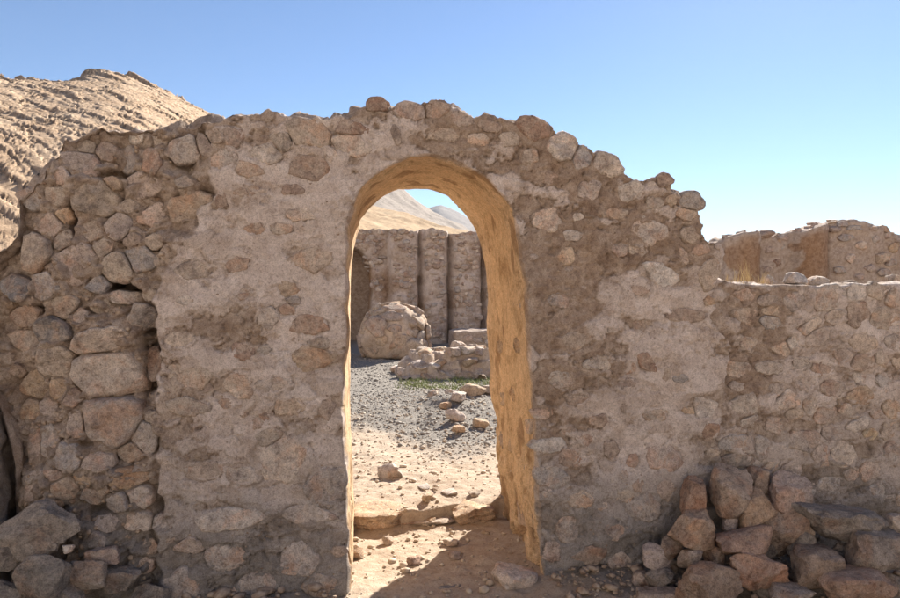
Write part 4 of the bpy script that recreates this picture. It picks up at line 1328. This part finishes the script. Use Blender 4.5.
for k, (px, py, a, b, c, dy_) in enumerate([(457, 347, 7, 5, 'P', .8), (470, 352, 6, 4, 'T', .75)]):
    p = at(px, py, y0m + dy_); s = scale_at(p)
    link('stone', rock_mesh('stone', 3, 9190 + k, (a * s * 1.15, a * s, b * s * 1.3), facets=8, rough=.12), M_STONE, mnd, p, color=vary(CT[c], .1))

# ledge at the wall's foot
lp = at_z(472, 357, .05)
led = thing('stone_ledge', 'low masonry bench at the foot of the column wall', 'bench', (lp[0] + .4, lp[1] + .4, 0))
lz = at(470, 331, lp[1])[2]
x0, x1 = at(455, 340, lp[1])[0], at(530, 340, lp[1])[0]
lf = np.array([(x0, lp[1], -.1), (x0, lp[1], lz - .03), (x0 + .2, lp[1], lz), (x1, lp[1], lz), (x1, lp[1], -.1)])
lb2 = lf.copy(); lb2[:, 1] += .9
lme = voxelize(solid_from_outlines(lf, lb2), .03)
co = get_co(lme); no = get_no(lme)
set_co(lme, co + no * (.035 * fbm(co, 4, 4, 701))[:, None] - np.array(led.location))
for nme, v in (('plaster', .2), ('brown', .6), ('shade_tint', .1), ('reveal', 0), ('tone', .5)): attr(lme, nme, np.full(len(co), v))
lme.polygons.foreach_set('use_smooth', np.ones(len(lme.polygons), bool))
link('masonry', lme, M_MORTAR, led, led.location)
for k in range(14):
    xx, zz = random.uniform(x0 + .05, x1), random.uniform(.1, lz - .08)
    link('stone', rock_mesh('stone', 2, 9300 + k, (random.uniform(.07, .14), .07, random.uniform(.05, .09)), front=.6), M_STONE, led, (xx, lp[1] + .01, zz), color=vary(CT[random.choice('TKBG')], .12))

# ---- loose stones on the ground: px, py(centre), half w, half h, colour, label, category
def ground_stone(px, py, a, b, col, label, seed, name='stone', group=None, level=3, zz=.09, lift=0.0, flat=1.0, facets=9, mat=None, tilt=.25, depth=1.0):
    p = at_z(px, py + b * .75, zz)
    s = scale_at(p)
    hx, hz = a * s, b * s * flat
    g = gz_at(p[0], p[1] + hx * .5)
    rr = random.Random(seed)
    o = link(name, rock_mesh(name, level, seed, (hx * 1.0, hx * depth, hz * 1.0), facets=facets, rot=(rr.uniform(-tilt, tilt) * .5, rr.uniform(-tilt, tilt) * .5, rr.uniform(-.6, .6))), mat or M_ROCK, None,
             (p[0], p[1] + hx * .6, g + hz * .72 + lift), color=vary(CT[col], .08))
    return tag(o, label, 'stone', group)

GS = [
 (472, 403, 13, 7, 'O', 'broad orange stone at the top of the courtyard stone heap'), (458, 410, 9, 6, 'P', 'pale stone left of centre in the courtyard stone heap'), (452, 403, 8, 4, 'P', 'flat pale stone on the upper left of the courtyard heap'),
 (434, 405, 6, 4, 'T', 'small stone apart at the left of the courtyard heap'), (455, 422, 9, 7, 'P', 'pale blocky stone on the front slope of the courtyard heap'), (459, 432, 7, 5, 'O', 'small brown stone lowest on the courtyard heap'),
 (482, 427, 8, 6, 'O', 'round orange stone on the gravel nearest the right jamb'), (488, 400, 10, 6, 'T', 'tan stone of the courtyard heap against the right jamb'), (476, 396, 8, 3, 'P', 'thin pale slab topping the courtyard heap'), (446, 413, 6, 5, 'O', 'small orange stone at the left edge of the courtyard heap'),
 (390, 473, 13, 8, 'P', 'flat-topped pale stone lying alone on the sandy path'), (428, 509, 6, 5, 'O', 'small brown stone just behind the earth step'), (474, 494, 6, 3, 'T', 'small flat stone in front of the right jamb foot'),
 (358, 549, 8, 6, 'O', 'rounded brown stone beside the left jamb foot'), (388, 535, 7, 5, 'T', 'small tan stone below the earth step'), (355, 541, 5, 4, 'T', 'small stone touching the left jamb below the step'), (414, 557, 9, 4, 'R', 'flat reddish stone in the middle of the sunlit doorway floor'),
 (452, 538, 8, 4, 'T', 'flat stone at the edge of the jamb shadow'), (431, 517, 6, 4, 'O', 'small brown stone leaning on the earth step'), (425, 487, 7, 2, 'P', 'thin pale stone flake in the path'), (450, 493, 9, 2, 'P', 'long pale flake lying behind the step'), (455, 552, 7, 4, 'K', 'small stone half in shadow near the right jamb')]
for k, (px, py, a, b, c, lab) in enumerate(GS):
    ground_stone(px, py, a, b, c, lab, 10000 + k, zz=.10 if py < 500 else (.17 if py < 440 else 0.02), name='loose_stone')

# threshold stones at the step
def block_stone(px0, px1, pyt, pyb, Y, dep, col, label, seed, name='threshold_stone', **kw):
    a, b = at(px0, pyb, Y), at(px1, pyt, Y)
    hx, hz = (b[0] - a[0]) / 2, (b[2] - a[2]) / 2
    o = link(name, rock_mesh(name, 4, seed, (hx * 1.08, dep, hz * 1.05), facets=3, lo=.8, rough=.12, fine=.05, p=34), M_ROCK, None, ((a[0] + b[0]) / 2, Y + dep * .75, (a[2] + b[2]) / 2), color=vary(CT[col], .05))
    return tag(o, label, 'stone')
block_stone(346, 404, 512, 534, .98, .16, 'O', 'long earthy threshold stone at the left jamb', 10100)
block_stone(452, 500, 506, 528, .98, .17, 'O', 'earthy threshold stone at the right jamb', 10101)
block_stone(402, 455, 519, 528, 1.02, .10, 'T', 'low threshold stone in the middle of the step', 10102)
block_stone(504, 540, 574, 612, -.10, .14, 'P', 'squarish pale stone at the front foot of the right jamb', 10103, name='jamb_foot_stone')
block_stone(462, 500, 580, 606, .1, .12, 'D', 'dark flat stone in the shade at the bottom of the doorway', 10104, name='floor_stone')
block_stone(430, 470, 588, 612, 0.0, .12, 'D', 'dark stone at the bottom edge under the arch', 10105, name='floor_stone')

# ---- rock pile at the right
PILE = [  # px, py, half w, half h, Y of centre, colour, turn, label
 (695, 499, 15, 21, -.10, 'R', -8, 'upright rust-brown pointed rock at the top left of the pile'),
 (729, 490, 21, 22, -.13, 'G', 5, 'round grey-brown rock standing at the top of the pile'),
 (759, 479, 11, 13, -.06, 'B', 0, 'small brown rock wedged right of the round top rock'),
 (790, 493, 26, 19, -.12, 'K', -5, 'lumpy mortar-crusted rock at the top right of the pile'),
 (753, 509, 19, 18, -.18, 'T', 20, 'angular tan rock below the round top rock'),
 (690, 530, 23, 22, -.20, 'T', 5, 'angular tan rock at the left end of the pile'),
 (742, 541, 34, 14, -.28, 'R', 3, 'flat reddish rock in the middle of the pile'),
 (753, 571, 28, 19, -.36, 'R', -8, 'reddish wedge-shaped rock low in the middle of the pile'),
 (716, 557, 11, 11, -.25, 'B', 0, 'small brown rock between the flat rock and the big front rock'),
 (709, 584, 34, 19, -.40, 'B', 2, 'big brown rock at the front left of the pile'),
 (783, 528, 24, 24, -.17, 'B', 10, 'dark brown rock in the hollow behind the middle of the pile'),
 (836, 521, 42, 17, -.26, 'D', -10, 'long dark grey rock slanting down the right of the pile'),
 (877, 549, 34, 22, -.36, 'D', -4, 'dark grey slab at the right edge of the pile'),
 (815, 564, 29, 21, -.36, 'B', 12, 'brown blocky rock right of the reddish wedge'),
 (852, 584, 42, 18, -.46, 'R', 2, 'broad rust-brown rock at the front right of the pile'),
 (843, 556, 15, 13, -.26, 'D', 0, 'dark rock sunk between the two right-hand rocks'),
 (895, 524, 11, 10, -.30, 'P', 0, 'small pale rock at the right edge of the pile'),
 (788, 595, 24, 10, -.46, 'G', 0, 'grey rock cut by the bottom edge below the pile'),
 (690, 559, 13, 10, -.28, 'G', 0, 'small grey rock under the angular tan rock'),
 (658, 558, 15, 13, -.14, 'K', 0, 'grey rubble lump left of the pile against the wall'),
 (640, 578, 9, 8, -.14, 'G', 0, 'small square grey stone left of the pile'),
 (660, 578, 12, 9, -.22, 'D', 0, 'dark stone beside the small square grey stone'),
 (730, 522, 9, 7, -.16, 'K', 0, 'small stone tucked under the upright pointed rock'),
 (672, 548, 12, 10, -.16, 'B', 0, 'brown stone behind the small grey rock'),
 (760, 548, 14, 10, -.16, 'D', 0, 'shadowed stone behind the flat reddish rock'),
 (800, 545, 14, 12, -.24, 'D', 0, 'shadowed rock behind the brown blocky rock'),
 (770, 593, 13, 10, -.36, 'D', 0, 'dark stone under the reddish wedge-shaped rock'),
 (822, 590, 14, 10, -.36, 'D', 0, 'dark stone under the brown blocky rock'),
 (655, 598, 24, 12, -.30, 'G', 0, 'flat grey stone cut by the bottom edge left of the pile'),
 (888, 585, 16, 14, -.40, 'D', 0, 'dark rock under the grey slab at the right edge'),
]
for k, (px, py, a, b, Y, c, ang, lab) in enumerate(PILE):
    p = at(px, py, Y)
    s = scale_at(p)
    hx, hz = a * s, b * s
    hy = max(.5 * (hx + hz) * .85, .05)
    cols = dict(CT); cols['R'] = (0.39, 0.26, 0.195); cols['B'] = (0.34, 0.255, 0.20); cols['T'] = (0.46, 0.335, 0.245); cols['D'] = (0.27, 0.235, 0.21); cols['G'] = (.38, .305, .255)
    me = rock_mesh('pile_rock', 4, 11000 + k * 3, (hx * 1.0, hy, hz * 1.02), facets=8, p=70, rough=.08, fine=.04, lo=.68, hi=.95, ball=1e-8, warp=.13, rot=(0, -R(ang), 0))
    tag(link('pile_rock', me, M_ROCK, None, p, color=vary(cols[c], .08)), lab, 'rock', 'rocks piled against the low wall')

# stones at the foot of the broken end
FOOT = [(40, 528, 44, 27, -.16, 'G', 8, 'big grey slab leaning at the foot of the broken wall end'), (38, 578, 27, 25, -.30, 'D', 0, 'dark triangular rock in the bottom left corner'), (86, 574, 20, 15, -.20, 'G', 0, 'grey rock right of the dark triangular rock'),
        (53, 548, 6, 5, -.26, 'G', 0, 'left of two pebbles on the rubble under the big slab'), (68, 549, 6, 5, -.25, 'W', 0, 'right of two pebbles on the rubble under the big slab'), (8, 556, 16, 14, -.22, 'D', 0, 'dark rock under the left end of the big slab'),
        (120, 578, 20, 14, -.12, 'D', 0, 'low dark rock at the wall foot left of the pier'), (65, 596, 20, 12, -.26, 'D', 0, 'dark rock cut by the bottom edge near the left corner'), (105, 556, 18, 9, -.10, 'K', 0, 'flat brown stone above the grey rock by the wall end'), (150, 598, 20, 14, -.14, 'D', 0, 'dark rock cut by the bottom edge below the pier corner'),
        (5, 596, 18, 16, -.32, 'D', 0, 'dark rock in the very corner at bottom left')]
for k, (px, py, a, b, Y, c, ang, lab) in enumerate(FOOT):
    p = at(px, py, Y * .6); s = scale_at(p)
    me = rock_mesh('foot_rock', 4, 12000 + k * 5, (a * s * 1.0, max(a, b) * s * .5, b * s * 1.0), facets=7, p=110, rough=.06, fine=.035, lo=.66, hi=.92, ball=1e-12, warp=.08, rot=(0, -R(ang), 0))
    tag(link('foot_rock', me, M_ROCK, None, p, color=vary(dict(CT, G=(.31, .27, .24), D=(.23, .205, .185))[c], .06)), lab, 'rock')
# earth and rubble banked along the foot of the walls
def bank(name, x0, x1, h, d, seed):
    xs = np.linspace(x0, x1, int((x1 - x0) / .02)); ts = np.linspace(0, 1, 40)
    X, Tt = np.meshgrid(xs, ts); x, t = X.ravel(), Tt.ravel()
    endf = sstep(x0, x0 + .25, x) * sstep(x1, x1 - .25, x)
    hh = h * endf * (1 + .5 * fbm(np.stack([x, 0 * x, 0 * x], -1), 2.5, 3, seed))
    y = .10 - (d + .1) * t
    zz = hh * (1 - t) ** 1.5 - .03 * t
    P = np.stack([x, y, zz], -1)
    zz = zz + .02 * fbm(P, 9, 4, seed + 5) * (1 - t * .7)
    i = np.arange(len(xs) * 40).reshape(40, len(xs))
    Fc = np.stack([i[:-1, :-1], i[:-1, 1:], i[1:, 1:], i[1:, :-1]], -1).reshape(-1, 4)
    me = mesh_np(name, np.stack([x, y, zz], -1), Fc[:, ::-1])
    attr(me, 'gravel', np.full(len(x), .55))
    return tag(link(name, me, M_GROUND), kind='structure')
bank('earth_bank', 1.12, 4.2, .09, .6, 801)
bank('earth_bank', -2.2, -.05, .07, .6, 811)

# stones on top of the low wall
for k, (px, py, a, b, c, lab) in enumerate([(795, 278, 12, 6, 'W', 'pale lying stone on top of the low wall'), (768, 281, 8, 5, 'P', 'small stone beside the dry grass on the low wall'), (893, 280, 9, 5, 'T', 'flat stone on the low wall at the right edge'), (818, 281, 13, 4, 'P', 'thin flat stone right of the pale stone on the low wall'), (850, 283, 9, 3, 'T', 'thin tan stone near the right end of the low wall')]):
    p = at(px, py, .25); s = scale_at(p)
    tag(link('loose_stone', rock_mesh('loose_stone', 3, 13000 + k, (a * s, a * s * .8, b * s * 1.2), facets=9, p=14), M_ROCK, None, p, color=vary(CT[c], .05)), lab, 'stone')

# ---- gravel
r = np.random.default_rng(55)
n = 27000
X = r.uniform(-1.6, 3.4, n); Y = 1.4 + 10.5 * r.uniform(0, 1, n) ** 1.25
g = gravel_mask(X, Y)
k = r.uniform(0, 1, n) < g * .95
X, Y = X[k], Y[k]
S = r.lognormal(-4.8, .5, len(X)).clip(.004, .04)
tag(link('gravel', pebbles('gravel', np.stack([X, Y, ground_height(X, Y) + S * .25], -1), S, 3), M_PEB), 'grey gravel strewn over the courtyard ground', 'gravel', kind='stuff')
n = 3600
X = r.uniform(-.6, 2.2, n); Y = r.uniform(-.5, 6.0, n)
S = r.lognormal(-4.75, .5, n).clip(.004, .028)
tag(link('sand_chips', pebbles('sand_chips', np.stack([X, Y, ground_height(X, Y) + S * .3], -1), S, 4), M_PEBS), 'small stone chips scattered on the sandy doorway floor', 'gravel', kind='stuff')

r = np.random.default_rng(66)
n = 1500
X = np.r_[r.uniform(-2.0, -.05, n // 3), r.uniform(1.08, 3.6, 2 * n // 3)]
Y = -.02 - .75 * r.uniform(0, 1, len(X)) ** 1.6
S = r.lognormal(-4.6, .65, len(X)).clip(.004, .045)
hb = np.where(X > 0, .09, .07) * (1 - np.clip((.1 - Y) / .7, 0, 1)) ** 1.5
tag(link('wall_debris', pebbles('wall_debris', np.stack([X, Y, np.maximum(hb, ground_height(X, Y)) + S * .4], -1), S, 8), M_CHIP), 'small broken stone debris lying along the foot of the walls', 'rubble', kind='stuff')

# ---- plants
def blades(name, base, n, spread, hmin, hmax, w, seed, lean=.5):
    r = np.random.default_rng(seed)
    V, Fs = [], []
    for b in range(n):
        bx0 = base + np.array([r.normal() * spread[0], r.normal() * spread[1], 0])
        h = r.uniform(hmin, hmax); a = r.uniform(0, 6.283); ln = r.uniform(.1, lean) * h
        d = np.array([math.cos(a), math.sin(a), 0]); s = np.array([-d[1], d[0], 0]) * w
        m = len(V)
        for t in (0, .35, .7, 1):
            c = bx0 + d * ln * t * t + np.array([0, 0, h * t * (1 - .15 * t)])
            ww = (1 - t * .9)
            V += [c - s * ww, c + s * ww]
        for q in range(3):
            Fs.append((m + 2 * q, m + 2 * q + 1, m + 2 * q + 3, m + 2 * q + 2))
    return mesh_np(name, np.array(V), np.array(Fs))
for k, (px, py, n, hh, lab) in enumerate([(731, 286, 22, .10, 'sparse dry grass beside the broken shoulder of the arched wall'), (747, 285, 38, .20, 'tallest dry golden grass tuft on the low wall'), (762, 285, 22, .13, 'dry grass tuft next to the small stone on the low wall')]):
    p = at(px, py, .12); p[2] = at(px, 284, YL)[2] - .02
    tag(link('dry_grass_tuft', blades('dry_grass_tuft', np.zeros(3), n, (.04, .035), hh * .35, hh, .0021, 900 + k, .9), M_STRAW, None, p), lab, 'grass', 'dry grass on the low wall')
V = []
r = np.random.default_rng(91)
gb = None
items = []
for k in range(260):
    px, py = r.uniform(400, 496), 380 + 16 * r.uniform(0, 1) ** 1.4
    p = at_z(px, py, .06)
    p[2] = gz_at(p[0], p[1])
    me = blades('tmp', p, 9, (.05, .05), .02, .065, .007, 2000 + k, 1.3)
    c = get_co(me); f = np.array([list(q.vertices) for q in me.polygons])
    items.append((c, f)); bpy.data.meshes.remove(me)
tag(link('green_weeds', joined('green_weeds', items), M_WEED), 'sparse green weeds growing in the courtyard gravel', 'weeds', kind='stuff')

# ---- the valley's air
hz = bpy.data.meshes.new('haze')
bmh = bmesh.new()
bmesh.ops.create_cube(bmh, size=1)
for v in bmh.verts:
    v.co = Vector((v.co.x * 9000, 1600 + v.co.y * 10400, 232 + v.co.z * 500))
bmh.to_mesh(hz); bmh.free()
mh = bpy.data.materials.new('haze')
mh.use_nodes = True
nt = mh.node_tree
nt.nodes.remove(nt.nodes['Principled BSDF'])
pv = nt.nodes.new('ShaderNodeVolumePrincipled')
pv.inputs['Color'].default_value = (.80, .87, 1.0, 1)
pv.inputs['Density'].default_value = 0.00006
pv.inputs['Anisotropy'].default_value = 0.0
nt.links.new(pv.outputs[0], nt.nodes['Material Output'].inputs['Volume'])
tag(link('haze', hz, mh), kind='stuff')
